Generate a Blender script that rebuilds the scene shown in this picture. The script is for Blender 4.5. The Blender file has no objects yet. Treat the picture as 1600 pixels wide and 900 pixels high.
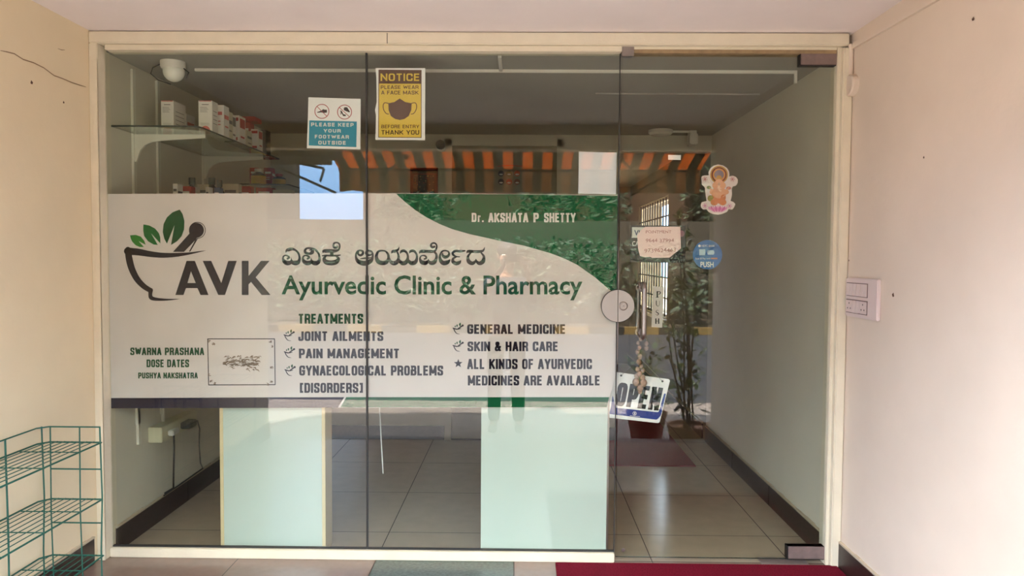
import bpy, math, random
from mathutils import Vector, Matrix, geometry
random.seed(7)
S = bpy.context.scene
COL = S.collection

# ------------------------------------------------------------------ camera
CAM = Vector((0.0, -3.3, 1.375))
YAW, PIT, ROL, F = -0.01151, 0.04241, 0.00664, 1155.0
_f = Vector((math.sin(YAW)*math.cos(PIT), math.cos(YAW)*math.cos(PIT), -math.sin(PIT)))
_r = Vector((math.cos(YAW), -math.sin(YAW), 0))
_u = _r.cross(_f)
R_ = _r*math.cos(ROL) + _u*math.sin(ROL)
U_ = -_r*math.sin(ROL) + _u*math.cos(ROL)
cd = bpy.data.cameras.new('camera'); cam = bpy.data.objects.new('camera', cd); COL.objects.link(cam)
cd.sensor_width = 36.0; cd.lens = 36.0*F/1600.0; cd.clip_start = 0.02; cd.clip_end = 300
cam.matrix_world = Matrix(((R_.x, U_.x, -_f.x, CAM.x), (R_.y, U_.y, -_f.y, CAM.y), (R_.z, U_.z, -_f.z, CAM.z), (0, 0, 0, 1)))
S.camera = cam

# ------------------------------------------------------------------ sky, sun, exposure
S.view_settings.view_transform = 'Standard'; S.view_settings.look = 'None'
S.view_settings.gamma = 1.0; S.view_settings.use_curve_mapping = False
S.view_settings.exposure = 2.86
S.cycles.transparent_max_bounces = 24; S.cycles.max_bounces = 10; S.cycles.diffuse_bounces = 6
S.cycles.sample_clamp_indirect = 8.0
SKY_STRENGTH, SUN_STRENGTH = 5.0, 19.0
w = bpy.data.worlds.new('sky'); S.world = w; w.use_nodes = True
nt = w.node_tree; bg = nt.nodes['Background']
tc = nt.nodes.new('ShaderNodeTexCoord'); sx = nt.nodes.new('ShaderNodeSeparateXYZ'); rp = nt.nodes.new('ShaderNodeValToRGB')
nt.links.new(tc.outputs['Generated'], sx.inputs[0]); nt.links.new(sx.outputs[2], rp.inputs[0]); nt.links.new(rp.outputs[0], bg.inputs[0])
rp.color_ramp.elements[0].color = (0.075, 0.16, 0.31, 1)
e_ = rp.color_ramp.elements.new(0.62); e_.color = (0.66, 0.68, 0.72, 1)
e_ = rp.color_ramp.elements.new(0.25); e_.color = (0.27, 0.35, 0.46, 1)
e_ = rp.color_ramp.elements.new(0.10); e_.color = (0.15, 0.27, 0.46, 1); rp.color_ramp.elements[-1].color = (0.74, 0.84, 1.0, 1)
bg.inputs[1].default_value = SKY_STRENGTH
sd = bpy.data.lights.new('sun', 'SUN'); so = bpy.data.objects.new('sun', sd); COL.objects.link(so)
sd.energy = SUN_STRENGTH; sd.angle = math.radians(1.0); sd.color = (1.0, 0.95, 0.87)
so.rotation_euler = Vector((0.22, -0.52, -0.82)).to_track_quat('-Z', 'Y').to_euler(); so.location = (0, 5, 20)

# ------------------------------------------------------------------ pixel helpers (the photograph as 1600x900)
def ray(px, py): return (_f + R_*((px-800.0)/F) - U_*((py-450.0)/F))
def atY(px, py, y):
    d = ray(px, py); return CAM + d*((y-CAM.y)/d.y)
def atX(px, py, x):
    d = ray(px, py); return CAM + d*((x-CAM.x)/d.x)
def atZ(px, py, z):
    d = ray(px, py); return CAM + d*((z-CAM.z)/d.z)
def mir(px, py, y):
    p = atY(px, py, y); return Vector((p.x, -p.y, p.z))

def lin(c):
    c = c/255.0
    return c/12.92 if c <= 0.04045 else ((c+0.055)/1.055)**2.4
def rgb(r, g, b): return (lin(r), lin(g), lin(b), 1.0)

# ------------------------------------------------------------------ materials
_M = {}
def mat(name, col, rough=0.6, metal=0.0, noise=0.0, scale=8.0, bump=0.0, bscale=60.0, spec=0.5, trans=0.0):
    if name in _M: return _M[name]
    if 'print' in name or 'vinyl' in name: spec = 0.1
    elif rough >= 0.79: spec = min(spec, 0.2)
    m = bpy.data.materials.new(name); m.use_nodes = True; n = m.node_tree; b = n.nodes['Principled BSDF']
    b.inputs['Base Color'].default_value = col; b.inputs['Roughness'].default_value = rough
    b.inputs['Metallic'].default_value = metal; b.inputs['Specular IOR Level'].default_value = spec
    g = n.nodes.new('ShaderNodeNewGeometry')
    if noise > 0:
        t = n.nodes.new('ShaderNodeTexNoise'); t.inputs['Scale'].default_value = scale; t.inputs['Detail'].default_value = 6
        n.links.new(g.outputs['Position'], t.inputs['Vector'])
        r = n.nodes.new('ShaderNodeValToRGB')
        r.color_ramp.elements[0].position = 0.3; r.color_ramp.elements[1].position = 0.72
        r.color_ramp.elements[0].color = tuple(c*(1-noise) for c in col[:3]) + (1,)
        r.color_ramp.elements[1].color = tuple(min(1, c*(1+noise*0.6)) for c in col[:3]) + (1,)
        n.links.new(t.outputs['Fac'], r.inputs[0]); n.links.new(r.outputs[0], b.inputs['Base Color'])
    if bump > 0:
        t2 = n.nodes.new('ShaderNodeTexNoise'); t2.inputs['Scale'].default_value = bscale; t2.inputs['Detail'].default_value = 4
        n.links.new(g.outputs['Position'], t2.inputs['Vector'])
        bp = n.nodes.new('ShaderNodeBump'); bp.inputs['Strength'].default_value = bump; bp.inputs['Distance'].default_value = 0.01
        n.links.new(t2.outputs['Fac'], bp.inputs['Height']); n.links.new(bp.outputs[0], b.inputs['Normal'])
    _M[name] = m; return m

def glass_mat(name, tint, f0):
    m = bpy.data.materials.new(name); m.use_nodes = True; n = m.node_tree; n.nodes.clear()
    out = n.nodes.new('ShaderNodeOutputMaterial'); mix = n.nodes.new('ShaderNodeMixShader')
    tr = n.nodes.new('ShaderNodeBsdfTransparent'); gl = n.nodes.new('ShaderNodeBsdfGlossy')
    tr.inputs[0].default_value = tint; gl.inputs['Roughness'].default_value = 0.0; gl.inputs[0].default_value = (1, 1, 1, 1)
    g = n.nodes.new('ShaderNodeNewGeometry'); dot = n.nodes.new('ShaderNodeVectorMath'); dot.operation = 'DOT_PRODUCT'
    n.links.new(g.outputs['Normal'], dot.inputs[0]); n.links.new(g.outputs['Incoming'], dot.inputs[1])
    def mth(op, a, bb):
        q = n.nodes.new('ShaderNodeMath'); q.operation = op
        for i, v in enumerate((a, bb)):
            if v is None: continue
            if isinstance(v, (int, float)): q.inputs[i].default_value = v
            else: n.links.new(v, q.inputs[i])
        return q.outputs[0]
    a = mth('ABSOLUTE', dot.outputs['Value'], None); a = mth('SUBTRACT', 1.0, a); a = mth('POWER', a, 5.0)
    a = mth('MULTIPLY', a, 1-f0); a = mth('ADD', a, f0)
    n.links.new(a, mix.inputs[0]); n.links.new(tr.outputs[0], mix.inputs[1]); n.links.new(gl.outputs[0], mix.inputs[2])
    n.links.new(mix.outputs[0], out.inputs[0]); _M[name] = m; return m

GLASS = glass_mat('clear_glass', (0.915, 0.93, 0.90, 1), 0.027)
SHELFGLASS = glass_mat('shelf_glass', (0.80, 0.88, 0.83, 1), 0.04)

WALLOUT = mat('peach_plaster', rgb(218, 202, 182), 0.85, noise=0.07, scale=2.2, bump=0.12, bscale=25)
WALLLEFT = mat('cream_plaster', rgb(226, 210, 176), 0.85, noise=0.07, scale=2.0, bump=0.12, bscale=25)
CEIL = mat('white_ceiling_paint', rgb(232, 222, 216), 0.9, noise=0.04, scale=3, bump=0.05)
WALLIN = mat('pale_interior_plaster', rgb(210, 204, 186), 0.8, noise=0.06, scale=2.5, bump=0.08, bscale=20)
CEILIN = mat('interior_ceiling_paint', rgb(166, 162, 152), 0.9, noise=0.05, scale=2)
FRAME = mat('cream_enamel', rgb(216, 206, 180), 0.45, noise=0.05, scale=14, bump=0.08, bscale=90)
SKIRT = mat('dark_brown_granite', rgb(50, 34, 30), 0.35, noise=0.35, scale=60)
GRANITE = mat('pink_floor_tile', rgb(128, 108, 96), 0.22, noise=0.06, scale=30)
GREENTILE = mat('green_floor_tile', rgb(74, 86, 76), 0.22, noise=0.3, scale=70)
GREYTILE = mat('grey_floor_tile', rgb(120, 114, 108), 0.22, noise=0.15, scale=60)
JOINT = mat('dark_grout', rgb(72, 62, 54), 0.8)
TANTILE = mat('tan_vitrified_tile', rgb(172, 156, 134), 0.16, noise=0.06, scale=12)
MATRED = mat('crimson_mat_pile', rgb(120, 20, 40), 1.0, noise=0.35, scale=160, bump=1.0, bscale=260, spec=0.1)
MATRED2 = mat('maroon_mat_pile', rgb(128, 24, 38), 1.0, noise=0.2, scale=100, bump=0.5, bscale=200, spec=0.1)
STEEL = mat('brushed_steel', rgb(158, 150, 145), 0.38, metal=1.0)
BRONZE = mat('brown_anodised_metal', rgb(132, 114, 107), 0.45, metal=0.3, noise=0.15, scale=30)
BLACK = mat('black_plastic', rgb(20, 19, 20), 0.4)
WHITEPL = mat('white_plastic', rgb(225, 220, 208), 0.4)
PLATEPL = mat('switch_white_plastic', rgb(216, 198, 190), 0.35)
GREENWIRE = mat('green_coated_wire', rgb(20, 84, 70), 0.4)
PAPER = mat('white_paper', rgb(240, 240, 240), 0.7)
PASS = mat('shade_toned_passage_plaster', rgb(138, 128, 112), 0.8, noise=0.06, scale=2.5)  # passage wall plaster, its colour darkened to stand in for shade
GLASSWHITE = mat('back_painted_white_glass', rgb(190, 203, 195), 0.25, noise=0.02, scale=3)
LAMIN = mat('beige_edge_band', rgb(214, 196, 156), 0.5)
SILIC = mat('dark_sealant', rgb(40, 38, 34), 0.6)

# ------------------------------------------------------------------ mesh builder
class MB:
    def __init__(s): s.v = []; s.f = []; s.m = []; s.mats = []
    def mi(s, m):
        if m not in s.mats: s.mats.append(m)
        return s.mats.index(m)
    def add(s, vs, fs, m):
        o = len(s.v); s.v += [Vector(v) for v in vs]; k = s.mi(m)
        for f in fs: s.f.append([o+i for i in f]); s.m.append(k)
        return s
    def box(s, a, b, m, bev=0.0):
        x0, y0, z0 = (min(a[i], b[i]) for i in range(3)); x1, y1, z1 = (max(a[i], b[i]) for i in range(3))
        if bev <= 0:
            vs = [(x0,y0,z0),(x1,y0,z0),(x1,y1,z0),(x0,y1,z0),(x0,y0,z1),(x1,y0,z1),(x1,y1,z1),(x0,y1,z1)]
            fs = [(3,2,1,0),(4,5,6,7),(0,1,5,4),(1,2,6,5),(2,3,7,6),(3,0,4,7)]
            return s.add(vs, fs, m)
        import bmesh
        bm = bmesh.new(); bmesh.ops.create_cube(bm, size=1)
        for v in bm.verts: v.co = Vector(((x0+x1)/2+v.co.x*(x1-x0), (y0+y1)/2+v.co.y*(y1-y0), (z0+z1)/2+v.co.z*(z1-z0)))
        bmesh.ops.bevel(bm, geom=bm.edges[:], offset=bev, segments=2, affect='EDGES')
        bm.verts.index_update()
        s.add([v.co.copy() for v in bm.verts], [[v.index for v in f.verts] for f in bm.faces], m); bm.free(); return s
    def obox(s, c, ax, ay, az, m):   # oriented box: centre and three half vectors
        c, ax, ay, az = map(Vector, (c, ax, ay, az))
        vs = [c+ax*i+ay*j+az*k for k in (-1, 1) for (i, j) in ((-1,-1),(1,-1),(1,1),(-1,1))]
        return s.add(vs, [(3,2,1,0),(4,5,6,7),(0,1,5,4),(1,2,6,5),(2,3,7,6),(3,0,4,7)], m)
    def tube(s, pts, r, m, n=8, cap=True):
        pts = [Vector(p) for p in pts]; rs = r if isinstance(r, (list, tuple)) else [r]*len(pts)
        base = len(s.v); up = None; vs = []
        for i, p in enumerate(pts):
            t = (pts[min(i+1, len(pts)-1)]-pts[max(i-1, 0)])
            if t.length < 1e-9: t = Vector((0, 0, 1))
            t.normalize()
            if up is None: up = t.orthogonal().normalized()
            up = (up - t*up.dot(t));
            if up.length < 1e-6: up = t.orthogonal()
            up.normalize(); q = t.cross(up)
            for k in range(n):
                a = 2*math.pi*k/n; vs.append(p+(up*math.cos(a)+q*math.sin(a))*rs[i])
        fs = []
        for i in range(len(pts)-1):
            for k in range(n): fs.append((i*n+k, i*n+(k+1) % n, (i+1)*n+(k+1) % n, (i+1)*n+k))
        if cap: fs.append(tuple(range(n-1, -1, -1))); fs.append(tuple((len(pts)-1)*n+k for k in range(n)))
        return s.add(vs, fs, m)
    def lathe(s, c, prof, m, n=24, axis='z'):
        c = Vector(c); vs = []; fs = []
        for (r, h) in prof:
            for k in range(n):
                a = 2*math.pi*k/n; x, y = r*math.cos(a), r*math.sin(a)
                vs.append(c + (Vector((x, y, h)) if axis == 'z' else Vector((x, -h, y)) if axis == '-y' else Vector((-h, x, y)) if axis == '-x' else Vector((x, h, y))))
        for i in range(len(prof)-1):
            for k in range(n): fs.append((i*n+k, i*n+(k+1) % n, (i+1)*n+(k+1) % n, (i+1)*n+k))
        fs.append(tuple(range(n))); fs.append(tuple((len(prof)-1)*n+k for k in range(n-1, -1, -1)))
        return s.add(vs, fs, m)
    def ball(s, c, r, m, n=12, sc=(1, 1, 1)):
        prof = [(max(1e-4, math.sin(math.pi*i/n)), -math.cos(math.pi*i/n)) for i in range(n+1)]
        o = len(s.v); s.lathe((0, 0, 0), prof, m, n=n+4)
        for i in range(o, len(s.v)): s.v[i] = Vector(c)+Vector((s.v[i].x*r*sc[0], s.v[i].y*r*sc[1], s.v[i].z*r*sc[2]))
        return s
    def poly(s, pts3, m, thick=None):
        tri = geometry.tessellate_polygon([[Vector(p) for p in pts3]])
        s.add(pts3, [tuple(t) for t in tri], m)
        if thick is not None:
            n = len(pts3); t = Vector(thick); back = [Vector(p)+t for p in pts3]
            s.add(back, [tuple(reversed(q)) for q in tri], m)
            s.add(list(pts3)+back, [(i, (i+1) % n, n+(i+1) % n, n+i) for i in range(n)], m)
        return s
    def build(s, name, parent=None, smooth=False, **kw):
        me = bpy.data.meshes.new(name); me.from_pydata([tuple(v) for v in s.v], [], s.f)
        for m in s.mats: me.materials.append(m)
        me.polygons.foreach_set('material_index', s.m); me.update()
        import bmesh
        bm = bmesh.new(); bm.from_mesh(me); bmesh.ops.recalc_face_normals(bm, faces=bm.faces[:]); bm.to_mesh(me); bm.free()
        if smooth:
            me.polygons.foreach_set('use_smooth', [True]*len(me.polygons)); me.set_sharp_from_angle(angle=math.radians(40))
        o = bpy.data.objects.new(name, me); COL.objects.link(o)
        if parent is not None:
            o.parent = parent
            if parent.type == 'EMPTY': o.matrix_parent_inverse = Matrix.Translation(-parent.location)
            o.matrix_parent_inverse = Matrix.Translation(-Vector(parent.location)) if parent.location.length > 0 else Matrix()
        for k, v in kw.items(): o[k] = v
        return o
def tag(o, label, cat, group=None):
    o['label'] = label; o['category'] = cat
    if group: o['group'] = group
    return o
def empty(name, loc, label, cat, group=None):
    o = bpy.data.objects.new(name, None); COL.objects.link(o); o.location = loc; o.empty_display_size = 0.05
    return tag(o, label, cat, group)
def struct(mb, name, parent=None, **kw):
    o = mb.build(name, parent, **kw)
    if parent is None: o['kind'] = 'structure'
    return o
def copy_tree(o, parent=None):
    c = o.copy(); COL.objects.link(c)
    if parent is not None: c.parent = parent
    for ch in [q for q in bpy.data.objects if q.parent == o]: copy_tree(ch, c)
    return c

# ------------------------------------------------------------------ flat print helpers: shapes given in photo pixels, laid on a plane
class Print:
    """shapes on the plane y = Y (facing the street)"""
    def __init__(s, Y): s.Y = Y; s.mb = MB()
    def P(s, x, y): return atY(x, y, s.Y)
    def poly(s, pts, m, dy=0.0):
        q = [s.P(*p)+Vector((0, dy, 0)) for p in pts]
        tri = geometry.tessellate_polygon([q]); s.mb.add(q, [tuple(t) for t in tri], m); return s
    def strip(s, a, b, m, dy=0.0):
        q = [s.P(*p)+Vector((0, dy, 0)) for p in a]+[s.P(*p)+Vector((0, dy, 0)) for p in b]; n = len(a)
        s.mb.add(q, [(i, i+1, n+i+1, n+i) for i in range(n-1)], m); return s
    def disc(s, cx, cy, r, m, ry=None, n=28, dy=0.0):
        ry = ry or r
        return s.poly([(cx+r*math.cos(2*math.pi*k/n), cy+ry*math.sin(2*math.pi*k/n)) for k in range(n)], m, dy)
    def ring(s, cx, cy, r0, r1, m, n=32, dy=0.0):
        a = [(cx+r0*math.cos(2*math.pi*k/n), cy+r0*math.sin(2*math.pi*k/n)) for k in range(n+1)]
        b = [(cx+r1*math.cos(2*math.pi*k/n), cy+r1*math.sin(2*math.pi*k/n)) for k in range(n+1)]
        return s.strip(a, b, m, dy)
    def brush(s, pts, m, smooth=True, cap=True, dy=0.0):
        """pts (x, y, width)"""
        P = [tuple(map(float, p)) for p in pts]
        if smooth and len(P) > 2:
            Q = []
            for i in range(len(P)-1):
                p0, p1, p2, p3 = P[max(i-1, 0)], P[i], P[i+1], P[min(i+2, len(P)-1)]
                for k in range(6):
                    t = k/6; Q.append(tuple(0.5*((2*p1[j])+(-p0[j]+p2[j])*t+(2*p0[j]-5*p1[j]+4*p2[j]-p3[j])*t*t+(-p0[j]+3*p1[j]-3*p2[j]+p3[j])*t**3) for j in range(3)))
            Q.append(P[-1]); P = Q
        L, Rr = [], []
        for i, (x, y, ww) in enumerate(P):
            x0, y0 = P[max(i-1, 0)][:2]; x1, y1 = P[min(i+1, len(P)-1)][:2]
            l = math.hypot(x1-x0, y1-y0) or 1; nx, ny = -(y1-y0)/l, (x1-x0)/l
            h = max(ww, .02)/2; L.append((x+nx*h, y+ny*h)); Rr.append((x-nx*h, y-ny*h))
        s.strip(L, Rr, m, dy)
        if cap:
            for q in (P[0], P[-1]): s.disc(q[0], q[1], max(q[2], .02)/2, m, n=10, dy=dy)
        return s
    def build(s, name, parent=None, **kw): return s.mb.build(name, parent, **kw)

def roundpath(pts, r, closed=False, n=4):
    out = []; N = len(pts)
    for i in range(N):
        if not closed and i in (0, N-1): out.append(pts[i]); continue
        p, a, b = pts[i], pts[i-1], pts[(i+1) % N]
        if len(p) > 2: out.append(p[:2]); continue
        da = math.hypot(a[0]-p[0], a[1]-p[1]); db = math.hypot(b[0]-p[0], b[1]-p[1]); rr = min(r, da*.5, db*.5)
        A = (p[0]+(a[0]-p[0])*rr/da, p[1]+(a[1]-p[1])*rr/da); B = (p[0]+(b[0]-p[0])*rr/db, p[1]+(b[1]-p[1])*rr/db)
        for k in range(n+1):
            t = k/n; out.append(tuple((1-t)**2*A[j]+2*t*(1-t)*p[j]+t*t*B[j] for j in (0, 1)))
    if closed: out.append(out[0])
    return out
# condensed bold capitals: centre lines in a 0..1 box (third value = keep the corner sharp)
def _g():
    G = {}; C = lambda *p: ('c', p); O = lambda *p: ('o', p)
    G['A'] = (1.0, [O((0,0),(.42,1,1),(.58,1,1),(1,0)), O((.17,.26),(.83,.26))])
    G['B'] = (.95, [C((0,0,1),(0,1,1),(.95,1),(.95,.53),(0,.53,1)), C((0,.53,1),(1,.53),(1,0),(0,0,1))])
    G['C'] = (.92, [O((1,.76),(1,1),(0,1),(0,0),(1,0),(1,.24))])
    G['D'] = (.95, [C((0,0,1),(0,1,1),(1,1),(1,0))])
    G['E'] = (.78, [O((1,0,1),(0,0,1),(0,1,1),(1,1,1)), O((0,.52),(.9,.52))])
    G['F'] = (.76, [O((0,0),(0,1,1),(1,1)), O((0,.5),(.9,.5))])
    G['G'] = (.95, [O((1,.78),(1,1),(0,1),(0,0),(1,0),(1,.46,1),(.6,.46))])
    G['H'] = (.97, [O((0,0),(0,1)), O((1,0),(1,1)), O((0,.52),(1,.52))])
    G['I'] = (0.0, [O((0,0),(0,1))])
    G['J'] = (.8, [O((1,1),(1,0),(0,0),(0,.3))])
    G['K'] = (1.0, [O((0,0),(0,1)), O((1,1),(.05,.42)), O((.32,.6),(1,0))])
    G['L'] = (.75, [O((0,1),(0,0,1),(1,0))])
    G['M'] = (1.35, [O((0,0),(0,1)), O((0,1),(.5,.1),(1,1)), O((1,1),(1,0))])
    G['N'] = (1.02, [O((0,0),(0,1)), O((0,1),(1,0)), O((1,0),(1,1))])
    G['O'] = (.92, [C((0,0),(0,1),(1,1),(1,0))])
    G['P'] = (.92, [O((0,0),(0,1,1),(1,1),(1,.42),(0,.42,1))])
    G['R'] = (.95, [O((0,0),(0,1,1),(1,1),(1,.48),(0,.48,1)), O((.5,.48),(.95,.42),(1,0))])
    G['S'] = (.92, [O((1,.8),(1,1),(0,1),(0,.58),(1,.42),(1,0),(0,0),(0,.2))])
    G['T'] = (.88, [O((0,1),(1,1)), O((.5,0),(.5,1))])
    G['U'] = (.95, [O((0,1),(0,0),(1,0),(1,1))])
    G['V'] = (1.0, [O((0,1),(.45,0,1),(.55,0,1),(1,1))])
    G['W'] = (1.6, [O((0,1),(.25,0),(.5,.95),(.75,0),(1,1))])
    G['Y'] = (1.0, [O((0,1),(.5,.42)), O((1,1),(.5,.42)), O((.5,.45),(.5,0))])
    G['X'] = (1.0, [O((0,1),(1,0)), O((1,1),(0,0))])
    G['&'] = (1.05, [O((1,0),(.15,.72),(.15,1),(.65,1),(.65,.7),(0,.35),(0,0),(.6,0),(1,.45))])
    G['['] = (.4, [O((1,1),(0,1,1),(0,0,1),(1,0))]); G[']'] = (.4, [O((0,1),(1,1,1),(1,0,1),(0,0))])
    G['.'] = (0.0, [O((0,0),(0,.04))])
    G['r'] = (.55, [O((0,0),(0,.66)), O((0,.5),(.3,.66),(1,.66))])
    G['1'] = (.3, [O((0,.8),(1,1,1),(1,0))]); G['2'] = (.9, [O((0,.75),(0,1),(1,1),(1,.6),(0,0,1),(1,0))])
    return G
GLY = _g()
def ctext(pr, s, x0, x1, yt, yb, m, t=.215, gw=.58, gap=.075, dy=0.0, yb2=None):
    """condensed lettering fitted to the box; t, gw and gap in cap heights"""
    H = yb-yt; adv = 0; pl = []
    for ch in s:
        if ch == ' ': adv += gw*.62; continue
        wd, st = GLY[ch]; w_ = max(0, wd*gw-0) if wd else 0
        w_ = wd*(gw-t) if wd else 0
        pl.append((adv, w_, st)); adv += w_+t+gap
    total = adv-gap; k = (x1-x0)/total
    for (a, w_, st) in pl:
        for kind, pts in st:
            q = roundpath(list(pts), .28 if t < .3 else .2, kind == 'c')
            out = []
            n = len(q)
            Q = [((a+t/2+p[0]*w_)*k+x0, yb-(t*.5+p[1]*(1-t))*H) for p in q]
            tv = t*k; th = t*H*.86
            # miter ribbon with different horizontal and vertical weights
            L, Rr = [], []
            for i in range(n):
                if kind == 'c' and i in (0, n-1): pa, pb = Q[n-2], Q[1]
                else: pa, pb = Q[max(i-1, 0)], Q[min(i+1, n-1)]
                pc = Q[i]
                def nrm(u, v):
                    dx, dy_ = (v[0]-u[0])/tv, (v[1]-u[1])/th; l = math.hypot(dx, dy_) or 1; return (-dy_/l, dx/l)
                n1 = nrm(pa, pc) if pa != pc else nrm(pc, pb); n2 = nrm(pc, pb) if pb != pc else n1
                mx, my = n1[0]+n2[0], n1[1]+n2[1]; l = math.hypot(mx, my)
                if l < .5: mx, my, sc = n1[0], n1[1], 1
                else: mx, my = mx/l, my/l; sc = min(1.6, 1/max(.4, mx*n1[0]+my*n1[1]))
                ex = ey = 0
                if kind == 'o' and i in (0, n-1):   # square ends
                    d = (n1[1], -n1[0]) if i == n-1 else (-n2[1], n2[0])
                    if abs(d[1]) > .5 : ex, ey = d[0]*.5*tv, d[1]*.5*th
                    else: ex, ey = d[0]*.3*tv, d[1]*.3*th
                L.append((pc[0]+mx*sc*tv/2+ex, pc[1]+my*sc*th/2+ey)); Rr.append((pc[0]-mx*sc*tv/2+ex, pc[1]-my*sc*th/2+ey))
            cl = lambda p: (p[0], min(max(p[1], yt), yb))
            sl = (lambda p: (p[0], p[1]+((yb2-yb)*(p[0]-x0)/(x1-x0)))) if yb2 is not None else (lambda p: p)
            pr.strip([sl(cl(p)) for p in L], [sl(cl(p)) for p in Rr], m, dy)
def btext(pr, s, x0, x1, yt, yb, m, off=0.0, dy=0.0, skew=None, space=1.0):
    """built-in typeface; x0..x1 spans the string, yt..yb spans the capitals"""
    def grab(t):
        c = bpy.data.curves.new('tmp', 'FONT'); c.body = t; c.offset = off; c.resolution_u = 3; c.space_character = space
        o = bpy.data.objects.new('tmp', c); COL.objects.link(o)
        dg = bpy.context.evaluated_depsgraph_get(); me = o.evaluated_get(dg).to_mesh()
        v = [tuple(q.co) for q in me.vertices]; f = [tuple(p.vertices) for p in me.polygons]
        o.evaluated_get(dg).to_mesh_clear(); bpy.data.objects.remove(o); bpy.data.curves.remove(c); return v, f
    hv, _ = grab('H'); h0, h1 = min(v[1] for v in hv), max(v[1] for v in hv)
    v, f = grab(s); a, b = min(q[0] for q in v), max(q[0] for q in v)
    out = []
    for q in v:
        X = x0+(q[0]-a)/(b-a)*(x1-x0); Y = yb-(q[1]-h0)/(h1-h0)*(yb-yt)
        if skew: X, Y = skew(X, Y)
        out.append(pr.P(X, Y)+Vector((0, dy, 0)))
    pr.mb.add(out, f, m)
# ================================================================== STRUCTURE
XL_OUT, XR_OUT, XL_IN, XR_IN = atY(144.5, 450, -.055).x, atY(1325, 450, -.055).x, -1.86, 1.40
ZC_OUT = atY(735, 48, -0.06).z; ZC_IN = 2.275
YB = 2.2; YE = 6.2; YP = -2.2; ZST = -0.30      # back wall, corridor end, porch edge, street level
WX0 = atX(997, 400, XR_IN).y; WX1 = atX(1043, 400, XR_IN).y   # window (far, near)
if WX0 < WX1: WX0, WX1 = WX1, WX0
WZ0, WZ1 = 0.78, 1.98

# side walls
b = MB(); b.box((XL_OUT-.25, YP, ZST), (XL_OUT, 0.0, ZC_OUT), WALLLEFT); wl = struct(b, 'wall_left')
b = MB(); b.box((XL_OUT-.25, 0.0, ZST), (XL_IN, YE, ZC_OUT), WALLIN); struct(b, 'wall_left')
b = MB(); b.box((XR_OUT, YP, ZST), (XR_OUT+.25, 0.0, ZC_OUT), WALLOUT); wr = struct(b, 'wall_right')
b = MB()
b.box((XR_IN, 0.0, ZST), (XR_OUT+.25, YB+.02, ZC_OUT), WALLIN); struct(b, 'wall_right')
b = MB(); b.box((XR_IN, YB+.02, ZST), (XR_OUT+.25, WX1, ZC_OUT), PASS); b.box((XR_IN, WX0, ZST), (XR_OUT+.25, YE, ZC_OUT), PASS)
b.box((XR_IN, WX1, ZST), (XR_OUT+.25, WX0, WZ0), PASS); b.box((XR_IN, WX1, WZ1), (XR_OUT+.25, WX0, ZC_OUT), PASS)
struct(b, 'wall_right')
# cracks and filled holes on the porch walls
CRK = mat('plaster_crack', rgb(150, 126, 100), 0.9); HOLE = mat('wall_hole', rgb(96, 72, 58), 0.9)
def wall_line(pts, x, wd, m, name, par):
    q = [atX(px, py, x) for px, py in pts]; s = 1 if x < 0 else -1
    mb = MB(); L = []; Rr = []
    for i, p in enumerate(q):
        t = (q[min(i+1, len(q)-1)]-q[max(i-1, 0)]).normalized(); nn = Vector((0, -t.z, t.y))*wd*(.5 if i in (0, len(q)-1) else 1)
        L.append(p+nn+Vector((s*.0012, 0, 0))); Rr.append(p-nn+Vector((s*.0012, 0, 0)))
    n = len(q); mb.add(L+Rr, [(i, i+1, n+i+1, n+i) for i in range(n-1)], m); return mb.build(name, par)
wall_line([(0,79),(10,81),(22,84),(36,93),(52,98),(68,106),(84,118),(98,123),(112,129),(124,133),(134,136)], XL_OUT, .0022, CRK, 'hairline_crack', wl)
wall_line([(90,76),(96,78),(101,78)], XL_OUT, .0016, CRK, 'hairline_crack', wl)
def hole(px, py, x, r, par):
    p = atX(px, py, x); s = 1 if x < 0 else -1; mb = MB()
    mb.add([p+Vector((s*.0015, r*(1+.25*math.sin(k*2.1))*math.cos(k*math.pi/6), r*(1+.25*math.cos(k*1.7))*math.sin(k*math.pi/6))) for k in range(12)], [tuple(range(12))], HOLE)
    mb.build('nail_hole', par)
hole(1444, 246, XR_OUT, .0045, wr); hole(1396, 461, XR_OUT, .008, wr); hole(1521, 30, XR_OUT, .006, wr); hole(1327, 407, XR_OUT, .004, wr)
hole(99, 160, XL_OUT, .005, wl); hole(49, 129, XL_OUT, .007, wl)

# ceilings
b = MB(); b.box((XL_OUT-.25, YP, ZC_OUT), (XR_OUT+.25, 0.02, ZC_OUT+.15), CEIL); struct(b, 'ceiling')
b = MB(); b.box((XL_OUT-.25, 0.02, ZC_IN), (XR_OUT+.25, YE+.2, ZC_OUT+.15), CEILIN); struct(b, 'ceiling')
b = MB(); b.box((XL_OUT-.25, YP-.14, 2.17), (XR_OUT+.25, YP, 3.2), WALLLEFT); struct(b, 'trim_1')          # porch lintel beam
# upper floor that shades the porch
UP = mat('upper_storey_plaster', rgb(205, 190, 165), 0.9, noise=0.08, scale=1)
b = MB(); b.box((-3.2, YP-.02, ZC_OUT+.15), (3.2, YE+.2, 2.98), UP); struct(b, 'wall_upper')
# shop facade either side of the porch mouth
b = MB(); b.box((XL_OUT-1.6, YP, ZST), (XL_OUT-.25, YP+.2, ZC_OUT+.2), UP); struct(b, 'wall_facade_left')
b = MB(); b.box((XR_OUT+.25, YP, ZST), (XR_OUT+1.6, YP+.2, ZC_OUT+.2), UP); struct(b, 'wall_facade_right')

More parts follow.
